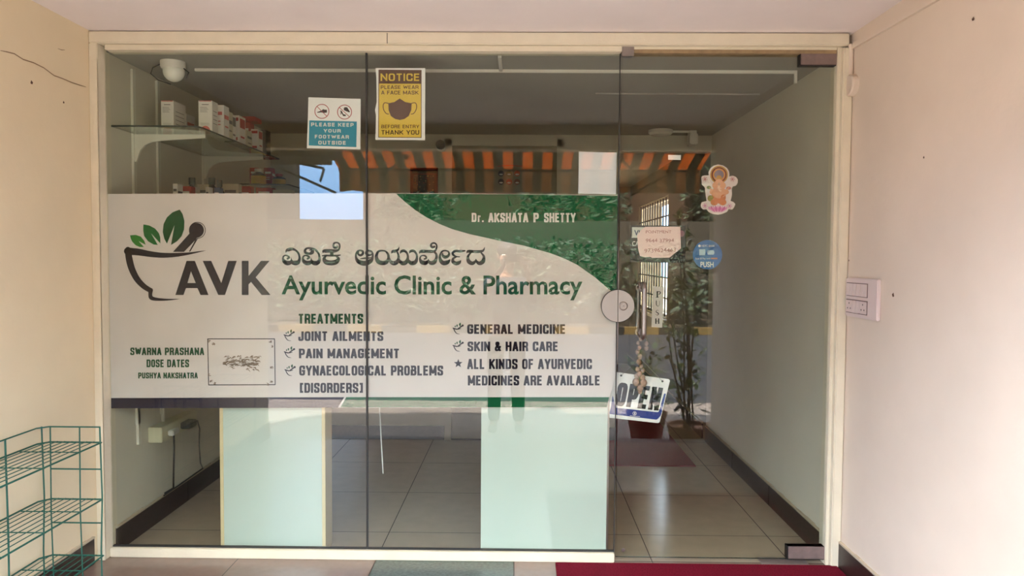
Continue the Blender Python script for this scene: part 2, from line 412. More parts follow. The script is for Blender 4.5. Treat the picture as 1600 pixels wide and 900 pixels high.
# interior walls: back wall with doorway, corridor header and end wall
OPX = atY(966, 400, YB).x            # left edge of the passage
b = MB(); b.box((XL_IN, YB, 0), (OPX, YB+.12, ZC_IN), WALLIN); struct(b, 'wall_back')
b = MB(); b.box((OPX, YB, atY(1000, 236, YB).z), (XR_IN, YB+.12, ZC_IN), WALLIN); struct(b, 'trim_2')
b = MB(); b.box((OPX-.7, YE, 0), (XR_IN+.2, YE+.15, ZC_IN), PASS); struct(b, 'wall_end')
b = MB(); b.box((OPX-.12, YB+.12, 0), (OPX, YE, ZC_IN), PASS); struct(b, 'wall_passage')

# floors
def tile_floor(name, x0, x1, y0, y1, pick, gx, gy, z=0.0, gap=.0022):
    mb = MB(); mb.box((x0, y0, z-.05), (x1, y1, z-.0015), JOINT)
    for xa, xb in zip(gx[:-1], gx[1:]):
        for ya, yb in zip(gy[:-1], gy[1:]):
            a, c, d, e = max(xa, x0), min(xb, x1), max(ya, y0), min(yb, y1)
            if c-a < .005 or e-d < .005: continue
            m = pick((a+c)/2, (d+e)/2)
            mb.add([(a+gap, d+gap, z), (c-gap, d+gap, z), (c-gap, e-gap, z), (a+gap, e-gap, z)], [(0, 1, 2, 3)], m)
    return struct(mb, name)
gx = [-1.27+.625*k for k in range(-2, 7)]
def pick_out(x, y):
    if -.645 < x < -.02: return GREENTILE if y > -.34 else GREYTILE
    return GRANITE
tile_floor('floor', XL_OUT, XR_OUT, YP, -.0, pick_out, gx, [YP-.1, -1.58, -.96, -.34, .0])
tile_floor('floor', XL_IN, XR_IN, 0.0, YE, lambda x, y: TANTILE, gx, [0.0]+[.32+.62*k for k in range(11)])
b = MB(); b.box((XL_OUT-.2, YP-.06, -.04), (XR_OUT+.2, YP+.04, .002), SKIRT); b.box((XL_OUT-.2, YP-.02, ZST), (XR_OUT+.2, YP+.04, -.04), GREYTILE); struct(b, 'trim_3')   # step nosing and riser

# skirtings
SH = .118
def skirt(name, x, y0, y1, s, h=SH):
    mb = MB(); n = max(1, int(abs(y1-y0)/.6)); dy = (y1-y0)/n
    for k in range(n): mb.box((x, y0+dy*k+.002, .0), (x+s*.012, y0+dy*(k+1)-.002, h+random.uniform(-.003, .003)), SKIRT, bev=.002)
    # ragged filler along the top
    F_ = mat('skirting_filler', rgb(190, 176, 152), .9)
    for k in range(int(abs(y1-y0)/.05)):
        yy = y0+(y1-y0)*(k+.5)/int(abs(y1-y0)/.05); hh = random.uniform(.002, .007)
        mb.box((x, yy-.026, h-.004), (x+s*.0125, yy+.026, h+hh), F_)
    return struct(mb, name)
skirt('baseboard_left', XL_OUT, YP, -.09, 1); skirt('baseboard_right', XR_OUT, YP, -.05, -1)
skirt('baseboard_left', XL_IN, .03, YB, 1); skirt('baseboard_right', XR_IN, .06, YB+.0, -1)
b = MB(); b.box((XL_IN, YB-.012, 0), (OPX, YB, .1), SKIRT); struct(b, 'baseboard_back')
skirt('baseboard_right', XR_IN, YB+.1, YE, -1)

# storefront frame (cream enamel box sections), following the wall edges
zt = lambda px, py, y=-.05: atY(px, py, y).z
YF = -.055
def zz(py, px=735): return atY(px, py, YF).z
b = MB()   # head beam
b.box((XL_OUT, YF, zz(69)), (XR_OUT-.02, .045, zz(50)), FRAME, bev=.004); struct(b, 'trim_4')
xm = atY(972, 75, YF+.02).x
b = MB(); b.box((XL_OUT+.06, YF+.018, atY(560, 79, YF+.018).z), (xm, .04, zz(68.6)), FRAME, bev=.003)
for px in (605,): b.box((atY(px, 60, YF).x-.0015, YF-.001, zz(68)), (atY(px, 60, YF).x+.0015, YF+.002, zz(52)), JOINT)
struct(b, 'trim_5')
b = MB(); b.box((xm, -.02, atY(1100, 83, -.02).z), (XR_OUT-.06, .04, atY(1100, 77.5, -.02).z), mat('worn_brown_header', rgb(150, 126, 92), .6, noise=.3, scale=20)); b.box((xm, -.022, atY(1100, 77.5, -.02).z), (XR_OUT-.06, .04, zz(69)), FRAME); struct(b, 'trim_6')
b = MB()   # left post
xa = atY(138, 300, YF).x; xb = atY(157, 300, YF).x
b.box((XL_OUT, YF, 0), (xb-.004, .003, zz(69)), FRAME, bev=.003); b.box((XL_OUT, .003, 0), (XL_IN+.004, .045, zz(69)), FRAME)
b.box((XL_OUT+.015, YF-.004, .0), (XL_OUT+.04, YF, zz(95)), FRAME, bev=.002)
struct(b, 'trim_7')
b = MB()   # right post
xc = atY(1303, 470, YF).x; xd = atY(1324, 470, YF).x
b.box((xc+.003, YF+.03, 0), (XR_OUT, .05, zz(69)), FRAME, bev=.003); b.box((xc+.016, YF, 0), (XR_OUT-.002, YF+.035, zz(72)), FRAME, bev=.004)
struct(b, 'trim_8')
b = MB()   # sill under the fixed panes
zs = atY(560, 861, -.022).z
b.box((xb-.004, -.022, .0), (atY(960, 868, -.022).x, .03, zs), FRAME, bev=.003); struct(b, 'trim_9')

# glass: two fixed panes and the door leaf
ztop = atY(560, 72, 0).z; zbot = zs-.01
x1, x2, x3 = atY(573, 450, 0).x, atY(966, 450, 0).x, atY(1301, 450, 0).x
EDGE = mat('green_glass_edge', rgb(38, 54, 48), .2)
def pane(name, xa, xb, za, zb, y=0.0):
    mb = MB(); t = .010
    mb.add([(xa, y, za), (xb, y, za), (xb, y, zb), (xa, y, zb)], [(0, 1, 2, 3)], GLASS)
    mb.add([(xa, y+t, za), (xb, y+t, za), (xb, y+t, zb), (xa, y+t, zb)], [(0, 3, 2, 1)], GLASS)
    for (p, q) in (((xa, za), (xb, za)), ((xb, za), (xb, zb)), ((xb, zb), (xa, zb)), ((xa, zb), (xa, za))):
        mb.add([(p[0], y, p[1]), (q[0], y, q[1]), (q[0], y+t, q[1]), (p[0], y+t, p[1])], [(0, 1, 2, 3)], EDGE)
    return struct(mb, name)
w1 = pane('window_1', xb-.01, x1-.002, zbot, ztop); w2 = pane('window_2', x1+.002, x2-.002, zbot, ztop)
b = MB(); b.box((x1-.0035, -.002, zbot+.01), (x1+.0035, .013, ztop), SILIC); b.build('silicone_joint', w1)
b = MB(); b.box((xb, -.003, zs-.001), (x1-.003, .013, zs+.006), SILIC); b.build('bottom_gasket', w1)
b = MB(); b.box((x1+.003, -.003, zs-.001), (x2-.004, .013, zs+.006), SILIC); b.build('bottom_gasket', w2)
b = MB(); b.box((x2-.006, -.001, zbot+.01), (x2-.002, .011, ztop), SILIC); b.build('edge_strip', w2)
zdb = atY(1100, 872, 0).z; zdt = atY(1100, 84, 0).z
door = pane('door_1', x2+.003, x3, zdb, zdt)
# clip joining the pane head to the frame
p = atY(972, 71, -.03); q = atY(991, 87, -.03)
b = MB(); b.box((p.x, -.026, q.z), (q.x, .024, p.z), STEEL, bev=.002); b.build('pane_clip', w2)
# patch fittings
def patch(name, x0, y0, x1_, y1_):
    p = atY(x0, y0, -.016); q = atY(x1_, y1_, -.016); mb = MB()
    mb.box((p.x, -.016, q.z), (q.x, .026, p.z), BRONZE, bev=.002); mb.box((p.x-.003, -.012, q.z-.003), (q.x, .022, p.z), BLACK); return mb.build(name, door)
patch('top_patch_fitting', 1252, 81, 1309, 101); patch('bottom_patch_fitting', 1232, 854, 1289, 874)
b = MB(); p = atZ(1212, 870, .003); b.box((p.x-.09, -.03, 0), (p.x+.12, .05, .006), BRONZE, bev=.001); struct(b, 'trim_10')   # floor spring cover
# lock: two half discs, the key cylinder on the door half
lc = atY(965.5, 478, -.012); rr = atY(990.5, 478, -.012).x-lc.x
def half(side):
    mb = MB(); prof = [(lc.x+side*.0012, lc.z-rr)]; n = 20; pts = []
    for k in range(n+1):
        a = -math.pi/2+math.pi*k/n; pts.append((lc.x+side*(.0012+rr*math.cos(a)), lc.z+rr*math.sin(a)))
    f = [Vector((x, -.014, z)) for x, z in pts]; mb.poly(f, STEEL, thick=(0, .040, 0)); c_ = Vector((lc.x, 0, lc.z)); mb.poly([c_+(Vector((v.x, 0, v.z))-c_)*1.035+Vector((0, -.008, 0)) for v in f], BLACK, thick=(0, .006, 0)); return mb
half(-1).build('lock_keeper', w2); lk = half(1).build('lock_case', door)
b = MB(); kc = atY(974, 478, -.016); b.lathe((kc.x, -.014, kc.z), [(.0001, 0), (.020, 0), (.020, .002), (.017, .004), (.016, .002), (.012, .002), (.012, .007), (.0001, .007)], STEEL, axis='-y')
b.box((kc.x-.004, -.0225, kc.z-.001), (kc.x+.004, -.0205, kc.z+.001), BLACK); b.build('key_cylinder', lk, smooth=True)
# D handle, one bar either side of the leaf
def handle(side):
    y0 = -.001 if side < 0 else .011; yo = -.05 if side < 0 else .055
    t = atY(1002, 450, 0); bt = atY(1002, 519, 0); x = t.x + (.006 if side < 0 else -.006); za, zb = t.z, bt.z
    pts = [(x, y0, za)]
    for k in range(7): a = math.pi/2*k/6; pts.append((x, y0+(yo-y0)*(.35+.65*math.sin(a)), za+.0-.03*(1-math.cos(a))+.02))
    for k in range(7): a = math.pi/2*(1-k/6); pts.append((x, y0+(yo-y0)*(.35+.65*math.sin(a)), zb+.03*(1-math.cos(a))-.02))
    pts.append((x, y0, zb)); mb = MB(); mb.tube(pts, .0115, STEEL, n=14)
    for z in (za, zb): mb.lathe((x, y0, z), [(.0001, 0), (.017, 0), (.017, .006), (.0001, .006)] if side < 0 else [(.0001, 0), (.017, 0), (.017, -.006), (.0001, -.006)], STEEL, axis='-y')
    mb.build('door_handle', door, smooth=True)
handle(-1); handle(1)
b = MB(); p = atY(974, 860, -.004); b.lathe((p.x, 0, p.z), [(.0001, 0), (.009, 0), (.008, .004), (.0001, .005)], STEEL, axis='-y'); b.build('glass_stud', door, smooth=True)

# junction box, conduit and moulding on the right-hand porch wall
p = atX(1460, 0, XR_OUT); q = atX(1336, 72, XR_OUT)
def along(pts, x, w_, t, m, name):
    mb = MB()
    for (a, c) in zip(pts[:-1], pts[1:]):
        P0, P1 = Vector(a), Vector(c); d = (P1-P0); n = d.cross(Vector((1, 0, 0))).normalized(); mb.obox((P0+P1)/2+Vector((-t/2, 0, 0)), d/2, n*w_/2, Vector((t/2, 0, 0)), m)
    return struct(mb, name)
along([p+(p-q)*.8, q], XR_OUT, .024, .014, WALLOUT, 'trim_11')
q2 = atX(1338, 48, XR_OUT)

# ================================================================== BANNER
YBN = .0125
BW = mat('matt_white_vinyl', rgb(220, 212, 210), .55, noise=.05, scale=5)
BG = mat('green_vinyl_print', rgb(4, 88, 50), .55); BD = mat('dark_green_print', rgb(16, 78, 50), .55)
BN = mat('navy_vinyl_print', rgb(34, 28, 52), .55); BK = mat('navy_black_print', rgb(30, 24, 38), .5)
LG1 = mat('light_leaf_green_print', rgb(46, 128, 48), .55); LG2 = mat('leaf_green_print', rgb(20, 104, 48), .55); LG3 = mat('deep_leaf_green_print', rgb(8, 78, 38), .55)
pr = Print(YBN)
outl = [(163,303),(400,302),(700,302),(966,305),(967,440),(965,560),(962,590),(955,612),(948,637),(700,637),(400,637),(169,638),(166,500)]
pts = [pr.P(*p) for p in outl]
b = MB(); b.poly(pts, BW, thick=(0, .0006, 0)); banner = b.build('vinyl_banner')
tag(banner, 'wide white and green clinic banner filling the middle of the glass front', 'banner')
P2 = lambda x, y: (430+x/2.963, 300+y/2.963)
pr = Print(YBN-.0004)
pr.poly([(618,303)]+[P2(*p) for p in ((560,8),(600,45),(650,85),(700,117),(760,148),(820,172),(900,195),(1050,228),(1150,248),(1270,282),(1340,308),(1400,338),(1480,395),(1545,450),(1578,472))]+[(965.5,461),(966,400),(965,306),(800,303.5)], BG)
pr.build('green_swoosh', banner)
pr = Print(YBN-.0004)
pr.poly([(169,622),(538,620.5),(528,637),(170,638)], BN); pr.poly([(541,620.5),(952,620.5),(948,636.5),(532,636.5)], BG); pr.build('bottom_border', banner)
# logo
LX = lambda x, y: (180+x/5.627, 320+y/5.627)
pr = Print(YBN-.0006)
L = lambda pts, m: pr.poly([LX(*p) for p in pts], m)
L([(130,268),(180,264),(225,280),(255,315),(268,352),(205,318),(252,371),(215,371),(180,356),(150,325),(136,295)], LG1)
L([(248,172),(300,182),(350,208),(385,250),(397,290),(397,340),(315,250),(375,353),(340,350),(290,322),(255,275),(246,225)], LG2)
L([(567,42),(592,80),(608,140),(606,215),(585,275),(545,320),(490,354),(522,178),(455,342),(432,300),(418,240),(425,170),(455,110),(505,65)], LG3)
pr.disc(*LX(714,224), 66/5.627, BK); pr.ring(*LX(722,224), 68/5.627, 74/5.627, BK)
L([(655,250),(720,295),(605,414),(508,414)], BK); L([(705,308),(728,296),(660,412),(648,412)], BK)
pr.brush([LX(*p)+(w_/5.627,) for *p, w_ in ((108,408,64),(200,415,60),(300,432,52),(420,444,44),(540,440,34),(650,428,20),(740,412,10),(797,402,1))], BK)
pr.brush([LX(*p)+(w_/5.627,) for *p, w_ in ((112,395,52),(122,470,60),(145,560,58),(190,650,54),(250,715,48),(308,752,44))], BK)
pr.brush([LX(*p)+(w_/5.627,) for *p, w_ in ((314,750,38),(308,790,34),(318,818,36),(360,830,28),(440,834,18),(510,832,10),(568,827,1))], BK)
# AVK capitals
AX = lambda x, y: (160+x/4.5, 300+y/4.5)
Q = lambda pts: pr.poly([AX(*p) for p in pts], BK)
Q([(513,724),(592,484),(622,484),(622,560),(598,640),(622,640),(622,676),(588,676),(570,724)]); Q([(622,484),(650,484),(746,724),(690,724),(668,676),(622,676),(622,640),(656,640),(622,556)])
Q([(705,484),(765,484),(836,640),(885,484),(945,484),(862,724),(815,724)])
Q([(980,484),(1028,484),(1028,590),(1115,484),(1175,484),(1078,600),(1182,724),(1120,724),(1045,632),(1028,650),(1028,724),(980,724)])
pr.build('mortar_logo', banner)
# Kannada line, traced as brush strokes
pr = Print(YBN-.0006)
def K1(pts, ox=435, **k): pr.brush([(ox+x/9.41, 370+y/9.41, w_/9.41) for x, y, w_ in pts], BK, **k)
K2 = lambda pts, **k: K1(pts, 600, **k)
K1([(110,230,8),(120,203,36),(150,190,52),(200,180,44),(255,200,30),(295,245,30),(310,300,32),(305,345,42),(285,375,66),(245,385,70),(205,372,56),(190,335,20),(186,300,3)])
K1([(190,360,40),(165,380,64),(125,385,68),(85,360,56),(68,320,30),(78,285,24),(110,272,20),(145,285,28),(158,305,30),(135,322,30)])
K1([(510,205,30),(500,235,40),(455,248,36),(405,235,40),(390,205,36),(415,172,30),(465,168,28),(525,180,28),(570,215,30),(598,265,30),(603,320,36),(595,360,52),(565,385,66),(525,385,66),(495,365,48),(482,330,18),(480,300,3)])
K1([(485,225,34),(505,208,30),(480,192,20),(458,196,14)])
K1([(483,360,40),(460,380,62),(415,385,66),(375,360,54),(360,320,30),(370,288,24),(400,274,20),(437,285,28),(452,305,30),(430,322,30)])
K1([(655,235,10),(668,212,46),(740,208,52),(820,208,50),(880,195,28),(900,150,26),(895,105,24),(860,85,22),(820,95,28),(808,130,32),(830,158,38),(865,148,34)])
K1([(785,225,50),(785,285,50)], smooth=False, cap=False); K1([(645,280,16),(700,275,26),(785,278,24),(860,276,24),(912,268,14)])
K1([(700,285,22),(672,320,46),(700,370,70),(775,385,72),(850,368,70),(882,320,44),(850,285,22)])
K1([(1180,225,16),(1170,250,28),(1205,272,34),(1240,250,36),(1240,215,32),(1205,200,26),(1165,212,26),(1142,250,26),(1142,305,34),(1170,358,58),(1235,388,70),(1300,386,70),(1360,352,58),(1384,300,34),(1384,240,28),(1355,208,26),(1312,205,30),(1290,238,36),(1315,268,36),(1350,268,26),(1380,255,18)])
K1([(1205,322,10),(1270,314,22),(1340,310,16),(1375,300,8)])
K2([(-30,203,24),(-85,218,34),(-112,290,46),(-88,360,62),(-30,385,64),(30,375,60),(62,330,42),(62,265,36),(25,215,26),(-30,203,24)])
K2([(112,240,12),(128,215,40),(175,208,42),(210,185,26),(222,145,6)])
K2([(195,225,26),(212,270,30),(213,325,42),(185,375,62),(135,388,62),(90,355,44),(68,300,30),(55,250,26)])
K2([(240,242,12),(258,213,38),(305,208,38),(342,250,30),(350,310,38),(325,372,60),(270,388,62),(225,350,40),(210,310,24)])
K2([(375,240,12),(392,213,38),(438,208,38),(475,250,30),(483,310,36),(460,372,58),(405,388,62),(360,350,40),(346,310,24)])
K2([(520,245,8),(545,215,44),(640,215,44),(730,213,42),(765,185,26),(775,130,24),(750,95,22),(712,95,26),(690,125,32),(710,155,36),(742,145,30)])
K2([(735,222,30),(768,255,32),(768,320,42),(740,372,62),(695,386,60),(660,362,36),(651,325,6)])
K2([(648,360,36),(610,384,62),(555,372,60),(530,328,32),(540,288,22),(575,275,20),(610,285,28),(622,312,26),(595,326,24)])
K2([(865,235,8),(862,272,34),(895,298,46),(938,285,40),(958,245,30),(935,212,24),(885,203,22),(845,225,26),(822,282,32),(832,345,52),(872,385,66),(925,378,62),(958,352,36),(972,330,6)])
K2([(1190,205,20),(1120,212,38),(1050,210,38),(1012,232,34),(1018,265,32),(1060,290,22),(1112,295,14)])
K2([(1060,298,20),(1018,320,34),(1015,365,52),(1060,392,56),(1108,376,48),(1132,345,6)])
K2([(1215,240,8),(1240,215,44),(1330,218,42),(1410,216,42),(1460,200,30),(1482,150,4)])
K2([(1275,235,22),(1235,290,36),(1245,360,60),(1295,390,56),(1338,365,36),(1352,325,6)])
K2([(1352,325,6),(1365,365,36),(1405,390,56),(1455,362,60),(1468,290,36),(1430,238,22)])
pr.build('kannada_lettering', banner)
pr = Print(YBN-.0006); WH = mat('white_print', rgb(226, 226, 222), .55)
btext(pr, 'Ayurvedic Clinic & Pharmacy', 440, 910, 430.5, 460, BD, off=.02); pr.build('title_lettering', banner)
pr = Print(YBN-.0008)
# "Dr." with a lower-case r
ctext(pr, 'D', 737, 744.6, 332.5, 347, WH); ctext(pr, 'r', 746.5, 751.5, 332.5, 347, WH); pr.disc(754.5, 345.7, 1.4, WH)
ctext(pr, 'AKSHATA', 763, 825.5, 332.5, 347.5, WH); ctext(pr, 'P', 833.5, 842, 332.5, 347.5, WH); ctext(pr, 'SHETTY', 850, 899.5, 332.5, 347.5, WH)
pr.build('name_lettering', banner)
pr = Print(YBN-.0006)
for s, x0, x1_, yt, yb, m in (('SWARNA PRASHANA',203.5,319,543,555,BD),('DOSE DATES',229,295.5,561.5,574,BD),('PUSHYA NAKSHATRA',216,309,582,591.5,BD),('TREATMENTS',466,567.5,490,506,BD)):
    ctext(pr, s, x0, x1_, yt, yb, m)
for k in range(4):
    e = [(324.5,529.5),(429,529.5),(430,601),(326,601.5)]; a, c = e[k], e[(k+1) % 4]; pr.brush([a+(1.3,), c+(1.3,)], BK, smooth=False)
pr.build('green_lettering', banner)
pr = Print(YBN-.0006)
for s, x0, x1_, yt, yb in (('JOINT AILMENTS',466,599,517.5,533),('PAIN MANAGEMENT',467,624,544.5,560),('GYNAECOLOGICAL PROBLEMS',467.5,692.5,571,587),('[DISORDERS]',468.5,567,598,614),
        ('GENERAL MEDICINE',730,883.5,506.5,522),('SKIN & HAIR CARE',730.5,872,533.5,549),('ALL KINDS OF AYURVEDIC',730,925,560.5,577),('MEDICINES ARE AVAILABLE',731,937.5,586.5,602.5)):
    ctext(pr, s, x0, x1_, yt, yb, BK)
pr.poly([(716+(7.2 if k % 2 == 0 else 3)*math.sin(math.pi*k/5), 568-(7.2 if k % 2 == 0 else 3)*math.cos(math.pi*k/5)) for k in range(10)], BK)
pr.build('treatment_lettering', banner)
for cx, cy in ((452,524),(452.5,550.5),(453.5,578.5),(716,513.5),(716,540.5)):
    pr = Print(YBN-.0006); s = .82; f = lambda x, y: (cx+x*s, cy+y*s)
    pr.brush([f(-10,-1)+(1.6,), f(-3,1)+(1.8,), f(5,0)+(.8,)], BK); pr.brush([f(-9,-1)+(1.3,), f(-7,4)+(1.5,), f(-3,9)+(1.2,), f(3,10.5)+(.5,)], BK)
    pr.brush([f(0,0)+(1.8,), f(7,-5)+(2.2,), f(8.5,-6)+(3.4,)], BK)
    for a, c, r in ((-6,-4,2), (-2.5,-5.5,2.6), (3,-7.5,3.6)): pr.poly([f(a-r*.5,c), f(a-r*.2,c-r*.8), f(a+r*.5,c-r*1.1), f(a+r*.6,c+r*.2), f(a+r*.1,c+r)], BD)
    pr.build('bullet_mark', banner)
# torn label residue inside the date box
RES = mat('brown_label_residue', rgb(128, 108, 96), .7, noise=.25, scale=200); pr = Print(YBN-.0008); rnd = random.Random(3)
for k in range(120):
    x, y = rnd.uniform(347, 402), min(578, max(558, rnd.gauss(568, 5.5))); a = rnd.uniform(-.5, .5); l = rnd.uniform(3, 9)
    pr.brush([(x, y, .3), (x+l*.5*math.cos(a)+1, y+l*.5*math.sin(a)-1.4, rnd.uniform(.8, 2.2)), (x+l*math.cos(a), y+l*math.sin(a), .3)], RES)
for x, y in ((328,533),(334,538),(422,534),(425,541),(330,596),(336,599),(424,597),(418,600),(327,585),(424,575)):
    for k in range(4): pr.brush([(x+rnd.uniform(-3,3), y+rnd.uniform(-2,2), .3), (x+rnd.uniform(-2,2), y+rnd.uniform(-2,2), 1.3), (x+rnd.uniform(-3,3), y+rnd.uniform(-2,2), .3)], RES)
pr.build('label_residue', banner)

# ================================================================== NOTICES ON THE GLASS
YN = .0125
def sheet(name, outline, m, label, cat, dy=0.0, th=.0005):
    pts = [atY(x, y, YN+dy) for x, y in outline]; mb = MB(); mb.poly(pts, m, thick=(0, th, 0)); return tag(mb.build(name), label, cat)
TEAL = mat('teal_print', rgb(54, 148, 176), .6); REDB = mat('dull_red_print', rgb(170, 70, 74), .6); DKB = mat('dark_brown_print', rgb(60, 40, 36), .6)
sh = sheet('footwear_notice', [(482,152),(563.5,154.5),(563,233.5),(479.5,231.5)], PAPER, 'white and teal notice asking visitors to keep footwear outside', 'sign')
T = lambda x, y: (475+x/9.474, 145+y/9.474)
pr = Print(YN-.0004); pr.poly([T(78,408),(T(782,425)),T(775,805),T(70,780)], TEAL); pr.build('teal_panel', sh)
pr = Print(YN-.0006)
for s, a, c, yt, yb, d in (('PLEASE KEEP',105,735,440,497,6),('YOUR',290,545,535,587,3),('FOOTWEAR',160,665,620,675,6),('OUTSIDE',212,620,708,765,5)):
    x0, y0 = T(a, yt); x1_, y1_ = T(c, yb); ctext(pr, s, x0, x1_, y0, y1_, WH, t=.25, gw=.88, gap=.26, yb2=y1_+.012*(x1_-x0))
for cx, cy in ((265,275),(600,285)):
    c = T(cx, cy); pr.ring(c[0], c[1], 10.4, 11.6, REDB)
c = T(265,275); pr.brush([T(195,205)+(1,), T(335,345)+(1,)], REDB, smooth=False); c2 = T(600,285); pr.brush([T(522,215)+(1,), T(672,355)+(1,)], REDB, smooth=False)
pr.poly([T(*p) for p in ((190,285),(215,278),(260,262),(285,240),(300,250),(338,250),(342,290),(300,298),(250,290),(200,295))], DKB)
pr.poly([T(*p) for p in ((585,245),(600,212),(640,215),(680,280),(670,290),(630,275),(600,262))], DKB)
pr.poly([T(*p) for p in ((535,258),(560,270),(585,318),(620,325),(620,345),(580,345),(556,300),(548,325),(540,320),(545,290))], DKB)
pr.build('notice_print', sh)

YEL = mat('yellow_print', rgb(226, 196, 84), .6); BRN = mat('brown_print', rgb(104, 76, 62), .6)
sh = sheet('mask_notice', [(586.5,106.5),(664.5,106.5),(664,219),(586.5,218.5),(587.5,180),(586,172),(588.5,160),(588,120)], PAPER, 'yellow NOTICE sheet with a face mask drawing, stuck high on the glass', 'sign')
N = lambda x, y: (400+x/3.75, 80+y/3.75)
pr = Print(YN-.0004); pr.poly([N(718,108),N(970,110),N(970,508),N(716,506)], BRN)
pr.poly([N(722,190),N(966,191),N(966,504),N(720,502)], YEL, dy=-.0002); pr.build('yellow_panel', sh)
pr = Print(YN-.0008)
for s, a, c, yt, yb, m in (('NOTICE',730,958,130,175,YEL),('PLEASE WEAR',731,952,200,222,BRN),('A FACE MASK',734,952,231,254,BRN),('BEFORE ENTRY',734,956,431,452,BRN),('THANK YOU',734,956,462,489,DKB)):
    x0, y0 = N(a, yt); x1_, y1_ = N(c, yb); ctext(pr, s, x0, x1_, y0, y1_, m, t=.2, gw=.85, gap=.16)
pr.poly([N(*p) for p in ((775,305),(810,298),(842,277),(875,298),(912,305),(910,345),(895,380),(870,397),(843,403),(815,397),(790,380),(777,345))], BRN)
for s_ in (-1, 1): pr.brush([N(843+s_*x, y)+(1.3,) for x, y in ((68,305),(90,303),(98,320),(94,345),(80,365),(66,368))], BRN)
pr.build('notice_print', sh)
sheet('blank_paper', [(904.5,237),(963.8,238.5),(962.5,304),(903.5,302.5)], mat('blank_sheet', rgb(226, 230, 238), .6), 'blank white sheet taped inside at the banner\'s top right', 'paper', dy=.0016)
sheet('small_sticker', [(1044,242),(1064,242.5),(1063.5,250),(1044,249.5)], PAPER, 'tiny blank white label stuck high on the glass door', 'sticker')

# round blue sticker
BLU = mat('blue_sticker', rgb(24, 96, 158), .5)
mb = Print(YN); mb.disc(1105.5, 398, 23, BLU, n=40); st = tag(mb.build('round_sticker'), 'round blue PUSH sticker on the door glass', 'sticker')
pr = Print(YN-.0004); btext(pr, 'PUSH', 1094.5, 1115, 409, 417.5, WH, off=.02)
btext(pr, 'Scan & Pay with', 1086.5, 1110, 402.6, 405.2, WH); btext(pr, 'HDFC BANK', 1096.5, 1117, 382.6, 385.8, WH, off=.01); pr.poly([(1111,402.8),(1121,402.6),(1121,405),(1111,405)], mat('faded_orange_print', rgb(214,150,120), .6))
pr.disc(1093, 384.3, 2, WH)
WL = mat('faded_white_print', rgb(176, 200, 214), .6)
pr.poly([(1092.5,389.5),(1102,389.5),(1102,399),(1092.5,399)], WL); pr.poly([(1106,391),(1115,391),(1116.5,394.5),(1115,398),(1106,398),(1104.5,394.5)], WL); pr.build('sticker_print', st)

# devotional sticker: white die-cut outline, halo, seated figure, lotus
DX = lambda x, y: (1080+x/10, 250+y/10)
STW = mat('sticker_white', rgb(222, 206, 202), .5)
def col(n, *c): return mat(n, rgb(*c), .55)
o_ = [(160,270),(175,250),(215,240),(275,240),(270,190),(300,130),(350,90),(420,70),(500,85),(560,125),(592,180),(598,235),(590,260),(650,245),(700,265),(730,310),(725,360),(700,400),(650,415),(632,450),(638,540),(615,640),(660,655),(690,690),(670,740),(640,775),(585,770),(560,810),(490,840),(420,855),(340,845),(270,810),(240,770),(190,775),(155,745),(150,700),(165,660),(210,648),(240,640),(228,560),(215,440),(205,420),(165,380)]
mb = MB(); mb.poly([atY(*DX(*p), YN) for p in o_], STW, thick=(0, .0004, 0)); dst = tag(mb.build('deity_sticker'), 'die-cut devotional sticker of a seated haloed figure on a pink lotus', 'sticker')
pr = Print(YN-.0004); R3 = lambda x, y, a, c, m, **k: pr.ring(*DX(x, y), a/10, c/10, m, **k)
R3(435,230,118,140,col('halo_gold',186,140,60)); R3(435,230,98,119,col('halo_red',120,44,30)); R3(435,230,74,99,col('halo_orange',206,140,70)); pr.disc(*DX(435,230), 7.5, col('halo_lilac',128,112,124))
pr.disc(*DX(435,280), 4.2, col('crown_gold',190,140,60), dy=-.0002)
FL = col('figure_peach',222,160,120); OR = col('figure_orange',200,112,52)
for x, y, r, ry, m in ((435,370,7,7,FL),(375,400,4.5,5.5,FL),(495,400,4.5,5.5,FL),(430,560,11,12,OR),(430,520,9,8,FL),(330,500,4.5,4,FL),(540,500,5,4,FL),(300,600,4.6,4.8,col('pot_olive',150,130,50)),(500,590,4,5,OR),(360,660,6,5,OR),(490,660,6,5,OR),(275,430,3.5,2.5,col('leafy_green',140,150,100)),(585,440,4,2.5,col('rose',190,120,110))):
    kk_ = getattr(pr, 'kk', 0)+1; pr.kk = kk_; pr.disc(*DX(x, y), r, m, ry=ry, dy=-.0002-.00006*kk_, n=16)
pr.brush([DX(*p)+(q,) for *p, q in ((435,370,4),(432,430,3),(440,470,2.4),(460,490,1.6),(468,470,1))], col('trunk_pale',232,190,160), dy=-.0014)
for sx_ in (-1, 1):
    pr.brush([DX(435+sx_*50, 450)+(2.4,), DX(435+sx_*110, 470)+(2,), DX(435+sx_*150, 430)+(1.4,)], FL, dy=-.0012); pr.brush([DX(435+sx_*50, 490)+(2.4,), DX(435+sx_*100, 540)+(2,), DX(435+sx_*60, 575)+(1.4,)], FL, dy=-.0013)
PK = col('lotus_pink',196,84,146); PK2 = col('lotus_light',224,140,184)
for k in range(-4, 5): pr.poly([DX(415+k*14, 820), DX(415+k*30-26, 765), DX(415+k*36, 700+abs(k)*6), DX(415+k*30+28, 765)], PK if k % 2 else PK2, dy=-.0013-.00005*(k % 2))
RM = col('red_mark',168,52,50)
for cx, cy in ((215,300),(645,300),(215,715),(600,720)):
    for k in range(6): a = k*math.pi/3; pr.brush([DX(cx, cy)+(.7,), DX(cx+34*math.cos(a), cy+34*math.sin(a))+(.8,), DX(cx+38*math.cos(a+.45), cy+38*math.sin(a+.45))+(.5,)], RM if cy < 500 else PK, smooth=False)
pr.build('sticker_print', dst)

